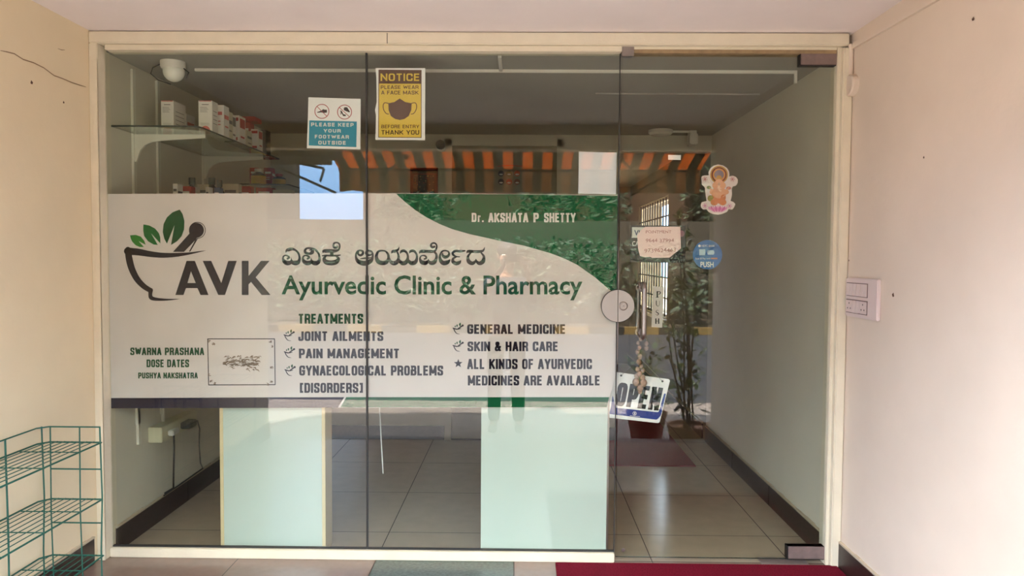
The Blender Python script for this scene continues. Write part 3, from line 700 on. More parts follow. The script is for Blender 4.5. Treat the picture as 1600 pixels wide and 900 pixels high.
# card sign with handwritten note
CBK = mat('black_card', rgb(16, 15, 17), .4)
sh = sheet('card_sign', [(985,352),(1071,352.5),(1071,411),(984.5,409.5)], CBK, 'black card-payment sign half hidden under a pink handwritten note', 'sign', dy=.004, th=.004)
pr = Print(YN+.0036); pr.poly([(987.5,355),(1010,355),(1010,372),(987.5,371.5)], col('pale_logo_box',206,212,204)); btext(pr, 'VISA', 991, 1012, 359.5, 368, col('deep_blue_print',24,44,96), off=.02, dy=-.0004)
btext(pr, 'CARD', 988, 1008, 377, 384, WH); pr.disc(1064.5, 365, 5, col('mauve_print',140,100,110)); pr.build('sign_print', sh)
nt_ = sheet('handwritten_note', [(1008,354.5),(1063,354),(1064,388),(1046,402.5),(1019,403),(1016,401.5),(1008,402),(1000,400),(997,388),(995.5,368),(1002,359)], mat('pink_note_paper', rgb(240, 214, 208), .8), 'pink handwritten appointment note stuck over the black card sign', 'note', dy=.0025)
pr = Print(YN+.0021); PEN = col('faded_red_ink',150,90,84)
btext(pr, 'POINTMENT', 1009, 1049, 360, 364.5, PEN, skew=lambda X, Y: (X, Y+.4*math.sin(X*.6)))
btext(pr, '9644 37994', 1009, 1053, 373, 378.5, PEN, skew=lambda X, Y: (X, Y+.5*math.sin(X*.5))); btext(pr, '9739624463', 1007, 1056, 388, 394, PEN, skew=lambda X, Y: (X, Y-.03*(X-1030)+.5*math.sin(X*.5)))
pr.build('handwriting', nt_)

# vertical push strip
ps = sheet('push_strip', [(1020.5,447.5),(1037.5,448),(1034.5,512),(1018,511)], mat('grey_white_strip', rgb(206, 198, 190), .5), 'narrow upright strip lettered PUSH beside the door handle', 'sign', dy=.001)
pr = Print(YN+.0005)
SER = BK
def serif_letter(ch, cx, yt, yb):
    h = yb-yt
    if ch == 'P': pr.brush([(cx-2, yt, 2.2), (cx-2, yb, 2.2)], SER, smooth=False, cap=False); pr.brush([(cx-2, yt+.6, .8), (cx+2, yt+1, 1.2), (cx+3, yt+h*.3, 1.4), (cx, yt+h*.55, .8)], SER); pr.brush([(cx-4, yb, .8), (cx, yb, .8)], SER, smooth=False)
    if ch == 'U': pr.brush([(cx-2.5, yt, 1.2), (cx-2.4, yt+h*.7, 1.2), (cx, yb, .6), (cx+2.4, yt+h*.7, .5), (cx+2.5, yt, .5)], SER)
    if ch == 'S': pr.brush([(cx+2, yt+1, .5), (cx, yt, .5), (cx-2, yt+h*.3, 1), (cx+2, yt+h*.7, 1.5), (cx, yb, .6), (cx-2.5, yb-1.5, .5)], SER)
    if ch == 'H':
        for d in (-2.2, 2.2): pr.brush([(cx+d, yt, 1.9), (cx+d, yb, 1.9)], SER, smooth=False, cap=False)
        pr.brush([(cx-2, (yt+yb)/2, .7), (cx+2, (yt+yb)/2, .7)], SER, smooth=False)
for ch, cx, a, c in (('P',1029,455,464.5),('U',1028,470,478.5),('S',1027,484.5,492.5),('H',1027,497.5,506)): serif_letter(ch, cx, a, c)
pr.build('strip_lettering', ps)

# OPEN sign and the string of shells it hangs from
OX = lambda x, y: (930+x/4.09, 500+y/4.09)
YO = .032
on = empty('open_sign', atY(998, 620, YO), 'tilted white and blue OPEN board hanging from the shell string', 'sign')
def oprint(shapes, name, dy, m):
    pr = Print(YO+dy)
    for s in shapes: pr.poly(roundpath([OX(*p) for p in s], 2.2, True)[:-1], m)
    return pr.build(name, on)
SW = mat('white_sign_plastic', rgb(232, 232, 230), .35); SB = mat('blue_sign_print', rgb(44, 66, 136), .4)
mb = MB(); mb.poly([atY(*p, YO) for p in roundpath([OX(*q) for q in ((128,332),(480,380),(410,660),(72,622))], 3.5, True)[:-1]], SW, thick=(0, .004, 0)); mb.build('board', on)
oprint([((112,480),(100,560),(88,600),(395,638),(420,610),(452,470),(440,470),(405,590),(130,560))], 'blue_border', -.0005, SB)
pr = Print(YO-.0007)
def osk(X, Y):   # X 0..4, Y 0..1 to the slanted sign
    u = X/4; tl = (150,395); tr_ = (436,432); bl = (124,548); br = (402,582)
    top = (tl[0]+(tr_[0]-tl[0])*u, tl[1]+(tr_[1]-tl[1])*u); bot = (bl[0]+(br[0]-bl[0])*u, bl[1]+(br[1]-bl[1])*u)
    return OX(top[0]+(bot[0]-top[0])*Y, top[1]+(bot[1]-top[1])*Y)
class Sub(Print):
    def P(s, x, y): return atY(*osk(x, y), s.Y)
sp = Sub(YO-.0007); ctext(sp, 'OPEN', 0, 4, 0, 1, col('charcoal_print',52,50,54), t=.22, gw=.5, gap=.07); sp.build('open_lettering', on)
pr.ring(*OX(252,597), 2.4, 3.1, WH, n=20); btext(pr, '1', OX(249,0)[0], OX(256,0)[0], OX(0,590)[1], OX(0,604)[1], WH); pr.brush([OX(222,612)+(.7,), OX(285,617)+(.7,)], WH, smooth=False); pr.build('maker_mark', on)
mb = MB()
for x, y in ((166,355),(430,392)): p = atY(*OX(x, y), YO-.001); mb.lathe((p.x, p.y, p.z), [(.0001, 0), (.005, 0), (.003, .002), (.0001, .002)], BLACK, n=12, axis='-y')
mb.build('eyelet', on)
mb = MB(); top = atY(1000, 560, YO)
for x, y in ((166,355),(430,392)): mb.tube([atY(*OX(x, y), YO-.002), top], .0009, mat('thin_cord', rgb(150, 140, 120), .8), n=5)
mb.build('hanging_cord', on)
SHL = mat('speckled_shell', rgb(160, 132, 112), .4, noise=.35, scale=90)
sg = empty('shell_string', atY(1000, 522, YO-.006), 'string of brown shells and beads hanging from the inner door handle', 'ornament')
mb = MB(); mb.tube([atY(1002, 519, YO), atY(999, 535, YO-.004), atY(998, 560, YO-.008), atY(1000, 575, YO-.010), atY(1001, 606, YO-.012)], .0025, mat('jute_string', rgb(140, 120, 92), .9), n=6); mb.build('string', sg)
rnd = random.Random(5)
for x, y, r in [(998,524,3),(1001,530,3.2),(997,536,3),(999,543,3.6),(996,550,3.8),(1000,557,4),(998,565,4.2),(1002,573,3.6),(996,577,4),(1004,579,4),(999,584,4.6),(995,588,4.4),(1004,590,4.6),(994,597,6.2),(1005,598,6.2),(1000,606,5.6),(1000,612,3.6),(1010,544,3.6),(1010,537,3.4)]:
    p = atY(x, y, YO-.014-rnd.uniform(0, .003)); rr_ = r*.0027; mb = MB(); mb.ball(p, rr_, SHL, n=8, sc=(1, .7, 1.2)); mb.build('shell', sg, smooth=True)
mb = MB(); p0 = atY(1008, 522, YO-.01); mb.tube([atY(1004, 518, YO-.006), p0, atY(1011, 534, YO-.01)], .002, mat('jute_string', rgb(140, 120, 92), .9), n=6)
mb.build('string', sg)
# ================================================================== PORCH THINGS
# crimson mat at the door
b = MB(); xa = atZ(868, 880, .012).x
b.box((xa, -.95, 0), (XR_OUT-.015, -.045, .012), MATRED, bev=.003); tag(b.build('door_mat'), 'crimson pile mat lying in front of the glass door', 'mat')
# switchboard on the right porch wall
A = atX(1327.5, 433, XR_OUT); B = atX(1376, 500, XR_OUT); ya, yb_ = A.y, max(B.y, A.y-.31); z1 = atX(1350, 435, XR_OUT).z; z0 = atX(1350, 497.5, XR_OUT).z
Lw = ya-yb_
sw = empty('switchboard', (XR_OUT, (ya+yb_)/2, z0), 'white switchboard with rockers and sockets on the right porch wall', 'switchboard')
b = MB(); b.box((XR_OUT-.016, yb_, z0), (XR_OUT, ya, z1), PLATEPL, bev=.004); b.build('face_plate', sw)
H_ = z1-z0; sy = lambda u: ya-u*Lw; sz = lambda v: z1-v*H_
DL = mat('switch_gap_shadow_line', rgb(120, 98, 92), .6)
for v0, v1 in ((.12, .47), (.55, .9)):
    b = MB(); b.box((XR_OUT-.018, sy(.72), sz(v1)), (XR_OUT-.015, sy(.05), sz(v0)), DL); b.build('module_recess', sw)
def rocker(u0, u1, v0, v1):
    b = MB(); x = XR_OUT-.018; ya_, yb2, za, zb = sy(u0), sy(u1), sz(v0), sz(v1); zm = (za+zb)/2
    b.add([(x, ya_, za), (x, yb2, za), (x, ya_, zb), (x, yb2, zb), (x-.006, ya_, zb), (x-.006, yb2, zb), (x-.002, ya_, zm), (x-.002, yb2, zm), (x-.001, ya_, za), (x-.001, yb2, za)],
          [(8, 9, 7, 6), (6, 7, 5, 4), (4, 5, 3, 2), (0, 8, 6, 4, 2), (1, 3, 5, 7, 9), (0, 1, 9, 8)], PLATEPL); b.build('rocker', sw)
for k in range(6): rocker(.06+k*.109, .06+k*.109+.1, .14, .45)
for k in (2, 3): rocker(.06+k*.109, .06+k*.109+.1, .57, .88)
for u0 in (.06, .5):
    b = MB(); b.box((XR_OUT-.0205, sy(u0+.21), sz(.88)), (XR_OUT-.018, sy(u0), sz(.57)), PLATEPL, bev=.0008)
    for du, dv in ((.105, .65), (.06, .78), (.15, .78)): b.lathe((XR_OUT-.0205, sy(u0+du), sz(dv)), [(.0001, 0), (.0035, 0), (.0035, .0004), (.0001, .0004)], BLACK, n=10, axis='-x')
    b.build('socket', sw)
# round junction box high on the same wall
jc = atX(1334, 134, XR_OUT); b = MB(); b.lathe((XR_OUT, jc.y-.005, jc.z), [(.0001, 0), (.046, 0), (.046, .022), (.040, .028), (.0001, .030)], WALLOUT, n=28, axis='-x')
tag(b.build('junction_box', smooth=True), 'round painted junction box at the top of the right doorpost', 'junction box')
b = MB(); b.tube([(XR_OUT-.012, jc.y+.01, jc.z+.04), (XR_OUT-.012, jc.y+.01, ZC_OUT-.05)], .011, WALLOUT); struct(b, 'trim_12')

# green wire rack against the left wall
RYF, RYN = -.45, -1.22
RL, RR = XL_OUT+.045, XL_OUT+.045+.255
RR = atY(157, 692, RYF).x; RL = max(XL_OUT+.02, atY(64, 690, RYF).x)
ZR = atY(110, 667, RYF).z; ZS = [atY(157, y, RYF).z for y in (692, 781, 869)]
rk = empty('wire_rack', ((RL+RR)/2, (RYF+RYN)/2, 0), 'green wire three-tier rack against the left porch wall', 'rack')
def wire(pts, r, name):
    mb = MB(); mb.tube(pts, r, GREENWIRE, n=7); return mb.build(name, rk, smooth=True)
wx = lambda i: RL+(RR-RL)*i
# posts at the far end and the near end; slightly bent
for (x, y, nm) in ((RR-.002, RYF, 'post'), (RR-.002, RYN, 'post'), (RL, RYF, 'post'), (RL, RYN, 'post')):
    wire([(x, y, ZR), (x+.004, y+.002, ZR*.6), (x-.001, y-.002, ZR*.3), (x, y, 0)], .003, nm)
for u in (.14, .64):
    wire([(wx(u), RYF+.003, ZR), (wx(u)-.003, RYF+.003, ZR*.5), (wx(u)+.002, RYF+.003, .1)], .0026, 'end_wire')
wire([(RL, -.655, ZR), (RL+.004, -.655, ZR*.5), (RL+.002, -.655, .0)], .0034, 'post')
c_ = .03
wire([(RR, RYF, ZR), (RL+c_, RYF, ZR), (RL, RYF-c_, ZR), (RL, RYN+c_, ZR), (RL+c_, RYN, ZR), (RR, RYN, ZR)], .003, 'top_rim')
for z in ZS:
    mb = MB(); e = .006
    pts = [(RL, RYF-c_, z), (RL+c_, RYF+e, z), (RR, RYF+e, z), (RR, RYN, z), (RL, RYN, z), (RL, RYF-c_, z)]
    mb.tube(pts, .0034, GREENWIRE, n=7)
    for k in range(1, 8): mb.tube([(wx(k/8), RYF+e, z+.003), (wx(k/8), RYN, z+.003)], .0018, GREENWIRE, n=6)
    for y in (RYF-.13, RYF-.34, RYF-.55): mb.tube([(RL, y, z-.003), (RR, y, z-.003)], .0022, GREENWIRE, n=6)
    mb.build('wire_shelf', rk, smooth=True)
for z in (atY(140, 733.5, RYF).z, atY(140, 817.5, RYF).z): wire([(wx(.14), RYF+.004, z), (RR, RYF+.004, z)], .003, 'end_wire')

# ================================================================== INTERIOR
# counter: two pedestals under one worktop
def pedestal(x0, x1, y0, y1, label, bandl=True):
    t = empty('counter_pedestal', ((x0+x1)/2, (y0+y1)/2, 0), label, 'cabinet', None)
    b = MB(); b.box((x0+.016, y0, .02), (x1-.016, y0+.012, .88), GLASSWHITE, bev=.001); b.build('front_panel', t)
    for xx in (x0, x1-.016):
        b = MB(); b.box((xx, y0-.001, .0), (xx+.016, y1, .88), LAMIN, bev=.001); b.build('side_panel', t)
    b = MB(); b.box((x0+.016, y0+.012, .02), (x1-.016, y1, .06), LAMIN); b.box((x0+.016, y1-.012, .06), (x1-.016, y1, .88), LAMIN); b.build('carcass', t)
pedestal(atY(344, 750, .05).x, atY(508.5, 750, .05).x, .05, .17, 'pale pedestal with beige edges behind the lower left pane')
xr0, xr1 = atY(751.5, 750, .03).x, atY(951, 750, .03).x
t = empty('counter_pedestal', ((xr0+xr1)/2, .25, 0), 'wide pale pedestal behind the glass, just left of the door', 'cabinet')
b = MB(); b.box((xr0, .03, .0), (xr1-.008, .045, .88), GLASSWHITE, bev=.001); b.build('front_panel', t)
b = MB(); b.box((xr1-.008, .028, .0), (xr1, .045, .88), STEEL); b.build('metal_edge', t)
b = MB(); b.box((xr0, .045, 0), (xr0+.016, .5, .88), mat('brown_laminate', rgb(92, 66, 54), .5)); b.box((xr1-.02, .045, 0), (xr1, .5, .88), mat('brown_laminate', rgb(92, 66, 54), .5)); b.build('side_panel', t)
b = MB(); b.box((xr0+.016, .48, 0), (xr1-.02, .5, .88), LAMIN); b.build('back_panel', t)
b = MB(); b.box((atY(344, 750, .05).x-.01, .03, .88), (xr1+.005, .56, .91), mat('white_laminate', rgb(222, 220, 212), .35), bev=.002); tag(b.build('service_counter'), 'white service counter top resting on the two pale pedestals behind the glass', 'counter')
b = MB(); p0 = atY(592.5, 630, .4); p1 = atY(598.5, 740, .4); b.tube([Vector((p0.x, .4, .88)), p0, (p0+p1)/2, p1], .0032, mat('white_cable', rgb(236, 236, 232), .5), n=6)
tag(b.build('white_cable', smooth=True), 'thin white cable hanging below the counter between the pedestals', 'cable')
# flakes of litter at the foot of the right pedestal
rnd = random.Random(11)
b = MB(); p = atY(935, 857, .015); b.box((p.x-.04, .012, .0155), (p.x+.045, .028, .026), mat('red_brown_scrap', rgb(176, 126, 104), .8), bev=.002); tag(b.build('paper_scrap'), 'small crumpled reddish scrap at the sill beside the door', 'litter')

# dark red mat inside
b = MB(); xm1 = atZ(1087, 727, .008).x; y0 = atZ(1020, 727, .008).y
b.box((atZ(965, 728, .008).x-.25, y0, 0), (xm1, y0+1.5, .008), MATRED2, bev=.002); tag(b.build('interior_mat'), 'maroon mat lying inside the clinic beyond the door', 'mat')

# ceiling lamp with loose wires
lp = atY(270, 92, .18); lp.z = ZC_IN
lm = empty('ceiling_lamp', lp, 'white ceiling lamp holder with round bulb above the shelves', 'lamp')
b = MB(); b.lathe(lp, [(.0001, 0), (.055, 0), (.055, -.024), (.05, -.034), (.036, -.038), (.032, -.05), (.0001, -.05)], WHITEPL, n=28); b.build('lamp_base', lm, smooth=True)
b = MB(); gz = atY(270, 107, .18).z
b.ball((lp.x+.004, lp.y, gz-.014), .048, mat('milky_bulb', rgb(238, 236, 224), .3), n=16); b.build('bulb', lm, smooth=True)
b = MB(); b.tube([(lp.x-.045, lp.y, ZC_IN-.004), (lp.x-.09, lp.y-.01, ZC_IN-.03), (lp.x-.105, lp.y, ZC_IN-.055), (lp.x-.07, lp.y, ZC_IN-.085), (lp.x-.02, lp.y+.02, ZC_IN-.1)], .0025, BLACK, n=6)
b.tube([(lp.x+.05, lp.y, ZC_IN-.03), (lp.x+.075, lp.y, ZC_IN-.05), (lp.x+.062, lp.y, ZC_IN-.075)], .003, BLACK, n=6); b.build('wire', lm, smooth=True)
# surface conduits on the ceiling
yc = atZ(700, 108.5, ZC_IN).y
b = MB(); b.box((lp.x+.05, yc-.008, ZC_IN-.014), (atZ(1243, 112, ZC_IN).x, yc+.008, ZC_IN), WHITEPL, bev=.002); b.box((atZ(1243, 112, ZC_IN).x-.012, yc-.006, ZC_IN-.06), (atZ(1243, 112, ZC_IN).x, yc+.006, ZC_IN), WHITEPL)
b.box((atZ(783, 108, ZC_IN).x-.008, .05, ZC_IN-.012), (atZ(783, 108, ZC_IN).x+.008, yc, ZC_IN), WHITEPL); struct(b, 'trim_13')
yc2 = atZ(1060, 146, ZC_IN).y; b = MB(); b.box((atZ(930, 146, ZC_IN).x, yc2-.007, ZC_IN-.008), (XR_IN-.1, yc2+.007, ZC_IN), CEILIN); struct(b, 'trim_14')
# flush ceiling light, sensor and its conduit near the back wall
p = atY(1032, 213, YB-.22); b = MB(); b.lathe((p.x, YB-.22, ZC_IN), [(.0001, 0), (.085, 0), (.085, -.02), (.07, -.035), (.0001, -.04)], WHITEPL, n=28); tag(b.build('flush_light', smooth=True), 'round white flush light on the ceiling above the passage', 'light')
p = atY(1083, 218, YB-.2); b = MB(); cm = empty('wall_camera', (p.x, YB-.2, p.z), 'small white camera in the far right ceiling corner', 'camera')
b.box((p.x-.035, YB-.26, p.z-.042), (p.x+.022, YB-.14, p.z+.04), WHITEPL, bev=.008); b.build('housing', cm); b = MB(); b.box((p.x-.03, YB-.22, p.z+.04), (p.x+.02, YB-.16, ZC_IN), WHITEPL); b.build('mount', cm)
b = MB(); b.box((atY(1050, 210, YB-.2).x, YB-.206, ZC_IN-.014), (p.x-.03, YB-.19, ZC_IN), WHITEPL); struct(b, 'trim_15')

# doorway and things on the back wall
WD = mat('grey_brown_door_paint', rgb(140, 130, 108), .6, noise=.05, scale=4)
dx0, dx1 = atY(696, 300, YB).x, atY(880, 300, YB).x; dz = atY(790, 218, YB).z
b = MB(); b.box((dx0, YB-.03, 0), (dx0+.05, YB+.01, dz), WALLIN); b.box((dx1-.05, YB-.03, 0), (dx1, YB+.01, dz), WALLIN); b.box((dx0, YB-.03, dz-.05), (dx1, YB+.01, dz), WALLIN); struct(b, 'trim_16')
b = MB(); b.box((dx0+.05, YB-.018, .01), (dx1-.05, YB-.001, dz-.05), WD); d2 = struct(b, 'door_2'); 
b = MB(); b.box((dx0+.09, YB-.028, 1.0), (dx0+.11, YB-.018, 1.14), STEEL); b.tube([(dx0+.1, YB-.03, 1.1), (dx0+.1, YB-.07, 1.1), (dx0+.2, YB-.07, 1.1)], .009, STEEL); b.build('door_handle', d2)
p = atY(688, 226, YB-.05); b = MB(); b.lathe((p.x, YB, p.z), [(.0001, 0), (.03, 0), (.034, .03), (.034, .06), (.0001, .055)], BLACK, n=20, axis='-y'); b.lathe((p.x+.005, YB, p.z), [(.0001, 0), (.045, 0), (.045, .02), (.0001, .02)], WHITEPL, n=20, axis='-y')
tag(b.build('round_speaker', smooth=True), 'small black round device above the red hanging on the back wall', 'speaker')
# dark red ornate hanging
def hanging(x0, y0, x1_, y1_, name, label, cat, base, marks):
    y = YB-.012; a, c = atY(x0, y0, y), atY(x1_, y1_, y); mb = MB(); mb.box((a.x, y, c.z), (c.x, y+.01, a.z), base, bev=.001); o = tag(mb.build(name), label, cat)
    pr = Print(y-.001); marks(pr); pr.build('picture_print', o); return o
def m1(pr):
    r1, r2, r3 = col('deep_red',130,30,18), col('ornament_gold',150,110,66), col('dark_maroon',44,14,10)
    pr.poly([(643,266),(682,266),(682,271),(643,271)], r3); pr.poly([(646,273),(679,273),(679,330),(646,330)], r3)
    rn = random.Random(2)
    for k in range(60):
        s_ = 1 if k % 2 else -1; u = rn.uniform(0, 15); v = rn.uniform(274, 320); pr.disc(662.5+s_*u, v, rn.uniform(.5, 1.3), r2 if k % 3 else r1, n=8, dy=-.0004)
hanging(641, 262, 684, 340, 'wall_hanging', 'dark red ornate calendar picture on the back wall left of the door', 'picture', col('brick_red',120,34,20), m1)
def m2(pr):
    cs = [col('navy_round',40,44,70), col('green_round',86,96,50), col('orange_round',190,84,40), col('indigo_round',50,40,60), col('red_round',180,70,50), col('brown_round',130,70,40)]
    for k in range(6): pr.disc(783+12.5*(k % 3), 271+13*(k//3), 4.6, cs[k], n=20); pr.disc(783+12.5*(k % 3), 272.5+13*(k//3), 3, PAPER, n=14, ry=1.2, dy=-.0004)
    pr.brush([(778,260,1), (795,258.5,1), (816,260,1)], cs[4])
y_ = YB-.03; a, c = atY(771, 232, y_), atY(820, 330, y_); mb = MB(); mb.box((a.x, y_, c.z), (c.x, y_+.008, a.z), col('grey_poster',136,132,120)); po = tag(mb.build('wall_poster'), 'pale poster with six round pictures on the back door', 'poster')
pr = Print(y_-.001); m2(pr); pr.build('poster_print', po)

# grilled window in the passage side wall
IRON = mat('black_window_iron', rgb(24, 22, 20), .5)
win = empty('window_3', (XR_IN, (WX0+WX1)/2, WZ0), '', 'window'); del win['label']; del win['category']; win['kind'] = 'structure'
b = MB()
for (ya_, yb2, za, zb) in ((WX1, WX0, WZ0, WZ0+.04), (WX1, WX0, WZ1-.04, WZ1), (WX1, WX1+.04, WZ0, WZ1), (WX0-.04, WX0, WZ0, WZ1)): b.box((XR_IN+.02, ya_, za), (XR_IN+.06, yb2, zb), FRAME)
b.build('window_frame', win)
b = MB()
for k in range(1, 12): y = WX1+(WX0-WX1)*k/12; b.tube([(XR_IN+.01, y, WZ0+.02), (XR_IN+.01, y, WZ1-.02)], .008, IRON, n=6)
for k in range(1, 6): z = WZ0+(WZ1-WZ0)*k/6; b.tube([(XR_IN+.01, WX1+.02, z), (XR_IN+.01, WX0-.02, z)], .008, IRON, n=6)
b.build('window_grille', win)
b = MB(); b.box((XR_IN-.03, WX1-.03, WZ0-.03), (XR_IN+.04, WX0+.03, WZ0), FRAME); b.build('window_sill', win)

# shelving: slotted tracks, brackets and glass shelves on the left wall
TRK = mat('ivory_track', rgb(214, 212, 196), .5)
for px in (210, 248, 318):
    y = atX(px, 400, XL_IN).y; b = MB(); b.box((XL_IN, y-.012, .55 if px != 318 else .9), (XL_IN+.012, y+.012, ZC_IN-.02), TRK); struct(b, 'trim_17')
def bracket(y, z, ln, par):
    mb = MB(); x = XL_IN+.012; pr_ = [(x, z), (x+ln, z), (x+ln, z-.016), (x+.13, z-.03), (x+.085, z-.036), (x+.05, z-.05), (x+.027, z-.075), (x+.014, z-.11), (x+.008, z-.13), (x, z-.13)]
    mb.poly([Vector((a, y-.006, c)) for a, c in pr_], TRK, thick=(0, .012, 0)); return mb.build('bracket', par)
zS1 = atY(240, 196, .04).z
xS1 = atY(311, 196, .04).x
def shelf(z, y0, y1, x1_, brs, label):
    t = empty('glass_shelf', ((XL_IN+x1_)/2, (y0+y1)/2, z), label, 'shelf', None); r = .05; n = 6
    out = [(XL_IN+.012, y0), (x1_-r, y0)]+[(x1_-r+r*math.sin(math.pi/2*k/n), y0+r-r*math.cos(math.pi/2*k/n)) for k in range(1, n+1)]+[(x1_, y1), (XL_IN+.012, y1)]
    N_ = len(out); mb = MB(); mb.add([(x, y, z) for x, y in out], [tuple(range(N_))], SHELFGLASS); mb.add([(x, y, z-.008) for x, y in out], [tuple(reversed(range(N_)))], SHELFGLASS)
    for i in range(N_): (xa_, ya_), (xb_, yb2) = out[i], out[(i+1) % N_]; mb.add([(xa_, ya_, z), (xb_, yb2, z), (xb_, yb2, z-.008), (xa_, ya_, z-.008)], [(0, 1, 2, 3)], EDGE)
    mb.build('glass_plate', t)
    for y in brs: bracket(y, z-.008, .34, t)
    return t
yb1, yb2_ = atX(210, 400, XL_IN).y, atX(318, 400, XL_IN).y
shelf(zS1, .035, 1.15, xS1, [yb1, yb2_], 'upper glass shelf on brackets along the left interior wall')
zS2 = zS1-.36
shelf(zS2, .035, 1.25, xS1, [yb1, yb2_], 'lower glass shelf directly behind the banner\'s top left edge')
zS3 = atY(415, 287, 1.31).z
shelf(zS3, 1.31, 1.9, atY(450, 287, 1.31).x, [], 'far glass shelf holding yellow-labelled bottles')
# medicine boxes
BXW = mat('box_white_card', rgb(232, 226, 218), .5); BXR = mat('box_red_card', rgb(176, 36, 34), .5); BXK = mat('box_black_card', rgb(36, 34, 34), .5); BXP = mat('box_salmon_print', rgb(206, 110, 104), .5)
BXG = mat('box_grey_print', rgb(110, 106, 104), .6); BXC = mat('box_cream_card', rgb(206, 198, 170), .55); BXB = mat('box_blue_card', rgb(70, 96, 130), .5)
def carton(x, y, z, w_, d_, h, base, style, label, grp, band=None):
    mb = MB(); mb.box((x, y, z+.0005), (x+w_, y+d_, z+h), base, bev=.0012); o = tag(mb.build('medicine_box'), label, 'box', grp); mb = MB(); f = y-.0006; s_ = x+w_+.0006
    def fr(u0, u1, v0, v1, m): mb.add([(x+w_*u0, f, z+h*v0), (x+w_*u1, f, z+h*v0), (x+w_*u1, f, z+h*v1), (x+w_*u0, f, z+h*v1)], [(0, 1, 2, 3)], m)
    def sd_(u0, u1, v0, v1, m): mb.add([(s_, y+d_*u0, z+h*v0), (s_, y+d_*u1, z+h*v0), (s_, y+d_*u1, z+h*v1), (s_, y+d_*u0, z+h*v1)], [(0, 1, 2, 3)], m)
    if style == 'label':
        fr(.05, .95, .97, .995, BXP); fr(.25, .75, .87, .89, BXG)
        for k in range(5): fr(.12, .62+.06*(k % 3), .80-.035*k, .81-.035*k, BXG)
        if h > .17: fr(.1, .22, .47, .52, BXK); fr(.36, .7, .44, .56, BXG)
        for k in range(3): fr(.15, .8, .34-.03*k, .346-.03*k, BXG)
        n = 16; mb.add([(x+w_*.5+w_*.36*math.cos(math.pi*k/n), f, z+h*.04+w_*.40*math.sin(math.pi*k/n)+.01) for k in range(n+1)]+[(x+w_*.14, f, z+.004), (x+w_*.86, f, z+.004)], [tuple(range(n+1))+(n+1, n+2)], BXP)
        for k in range(4): sd_(.15, .85, .7-.12*k, .715-.12*k, BXG)
    elif style == 'bandside':
        fr(.1, .9, .82, .93, band); fr(.2, .8, .2, .3, band); sd_(.1, .9, .62, .92, band); sd_(.2, .8, .3, .36, band)
    elif style == 'text':
        fr(.15, .85, .7, .8, band or BXG); fr(.2, .7, .5, .53, band or BXG); fr(.2, .7, .4, .43, band or BXG); sd_(.1, .9, .6, .72, band or BXG); sd_(.2, .8, .35, .4, band or BXG)
    mb.build('box_print', o); return o
Z = zS1
xf = lambda px, y: atY(px, 250, y).x
yA = .31
G1 = 'medicine boxes on the upper glass shelf'
carton(xf(252.5, yA), yA, Z, .062, .13, atY(262, 157, yA).z-Z, BXW, 'label', 'tall white carton at the near left of the upper shelf', G1)
carton(xf(277, .52), .52, Z, .05, .10, .145, BXW, 'text', 'shorter white carton behind the leftmost tall one', G1, BXP)
carton(xf(290, .66), .66, Z, .05, .10, .14, BXC, 'text', 'cream carton deepest in the left row of the upper shelf', G1, BXG)
yA = .29
carton(xf(311, yA), yA, Z, .066, .07, atY(322, 157, yA).z-Z, BXW, 'label', 'tall white carton with salmon disc at the shelf\'s front edge', G1)
rows = [(334,.40,.052,.07,.165,BXW,'text',BXP,'white carton standing right behind the salmon-disc carton'),
        (341,.49,.05,.07,.155,BXC,'text',BXG,'cream carton, second behind the salmon-disc carton'),
        (347,.58,.052,.06,.155,BXW,'bandside',BXG,'white carton with grey bands just before the red-and-white one'),
        (355,.66,.022,.09,.16,BXR,'text',BXW,'narrow bright red carton edge-on in the middle of the row'),
        (361,.67,.046,.09,.165,BXW,'bandside',BXR,'white carton with red lettering beside the narrow red one'),
        (372,.80,.05,.08,.11,BXC,'text',BXG,'low cream carton between the red cartons'),
        (377,.90,.05,.07,.17,BXR,'text',BXW,'tall all-red carton toward the far end of the shelf'),
        (392,.92,.044,.07,.135,BXW,'bandside',BXR,'white and red carton just right of the tall red one'),
        (401,1.0,.055,.08,.145,BXK,'text',BXK,'black carton at the far right end of the row')]
for px, y, w_, d_, h, m, stl, bm_, lb in rows: carton(xf(px, y), y, Z, w_, d_, h, m, stl, lb, G1, bm_)
mb = MB(); x = xf(384, .88); mb.box((x-.03, .86, Z+.171), (x+.06, .97, Z+.195), BXR, bev=.001); tag(mb.build('medicine_box'), 'flat red carton laid across the tall red one', 'box', G1)
# bottles
CAPG = mat('dark_green_cap', rgb(26, 58, 50), .4); BOTD = mat('dark_amber_bottle', rgb(44, 34, 28), .25); LABR = mat('red_white_label', rgb(176, 60, 60), .5); LABY = mat('yellow_label', rgb(206, 168, 56), .5)
def bottle(x, y, z, r, h, body, lab, cap, label, grp):
    o = empty('medicine_bottle', (x, y, z), label, 'bottle', grp)
    mb = MB(); mb.lathe((x, y, z+.0005), [(.0001, 0), (r*.95, 0), (r, .004), (r, h*.62), (r*.8, h*.7), (r*.42, h*.77), (r*.42, h*.84), (.0001, h*.84)], body, n=20); mb.build('bottle_body', o, smooth=True)
    mb = MB(); mb.lathe((x, y, z+.0005), [(r*1.01, h*.1), (r*1.015, h*.1), (r*1.015, h*.56), (r*1.01, h*.56)], lab, n=20); mb.build('bottle_label', o, smooth=True)
    mb = MB(); mb.lathe((x, y, z+.0005), [(.0001, h*.8), (r*.55, h*.8), (r*.55, h), (.0001, h)], cap, n=16); mb.build('bottle_cap', o, smooth=True)
Z2 = zS2; G2 = 'medicines on the lower glass shelf'
def on2(px, ytop, y): p = atY(px, ytop, y); return p.x, p.z-Z2
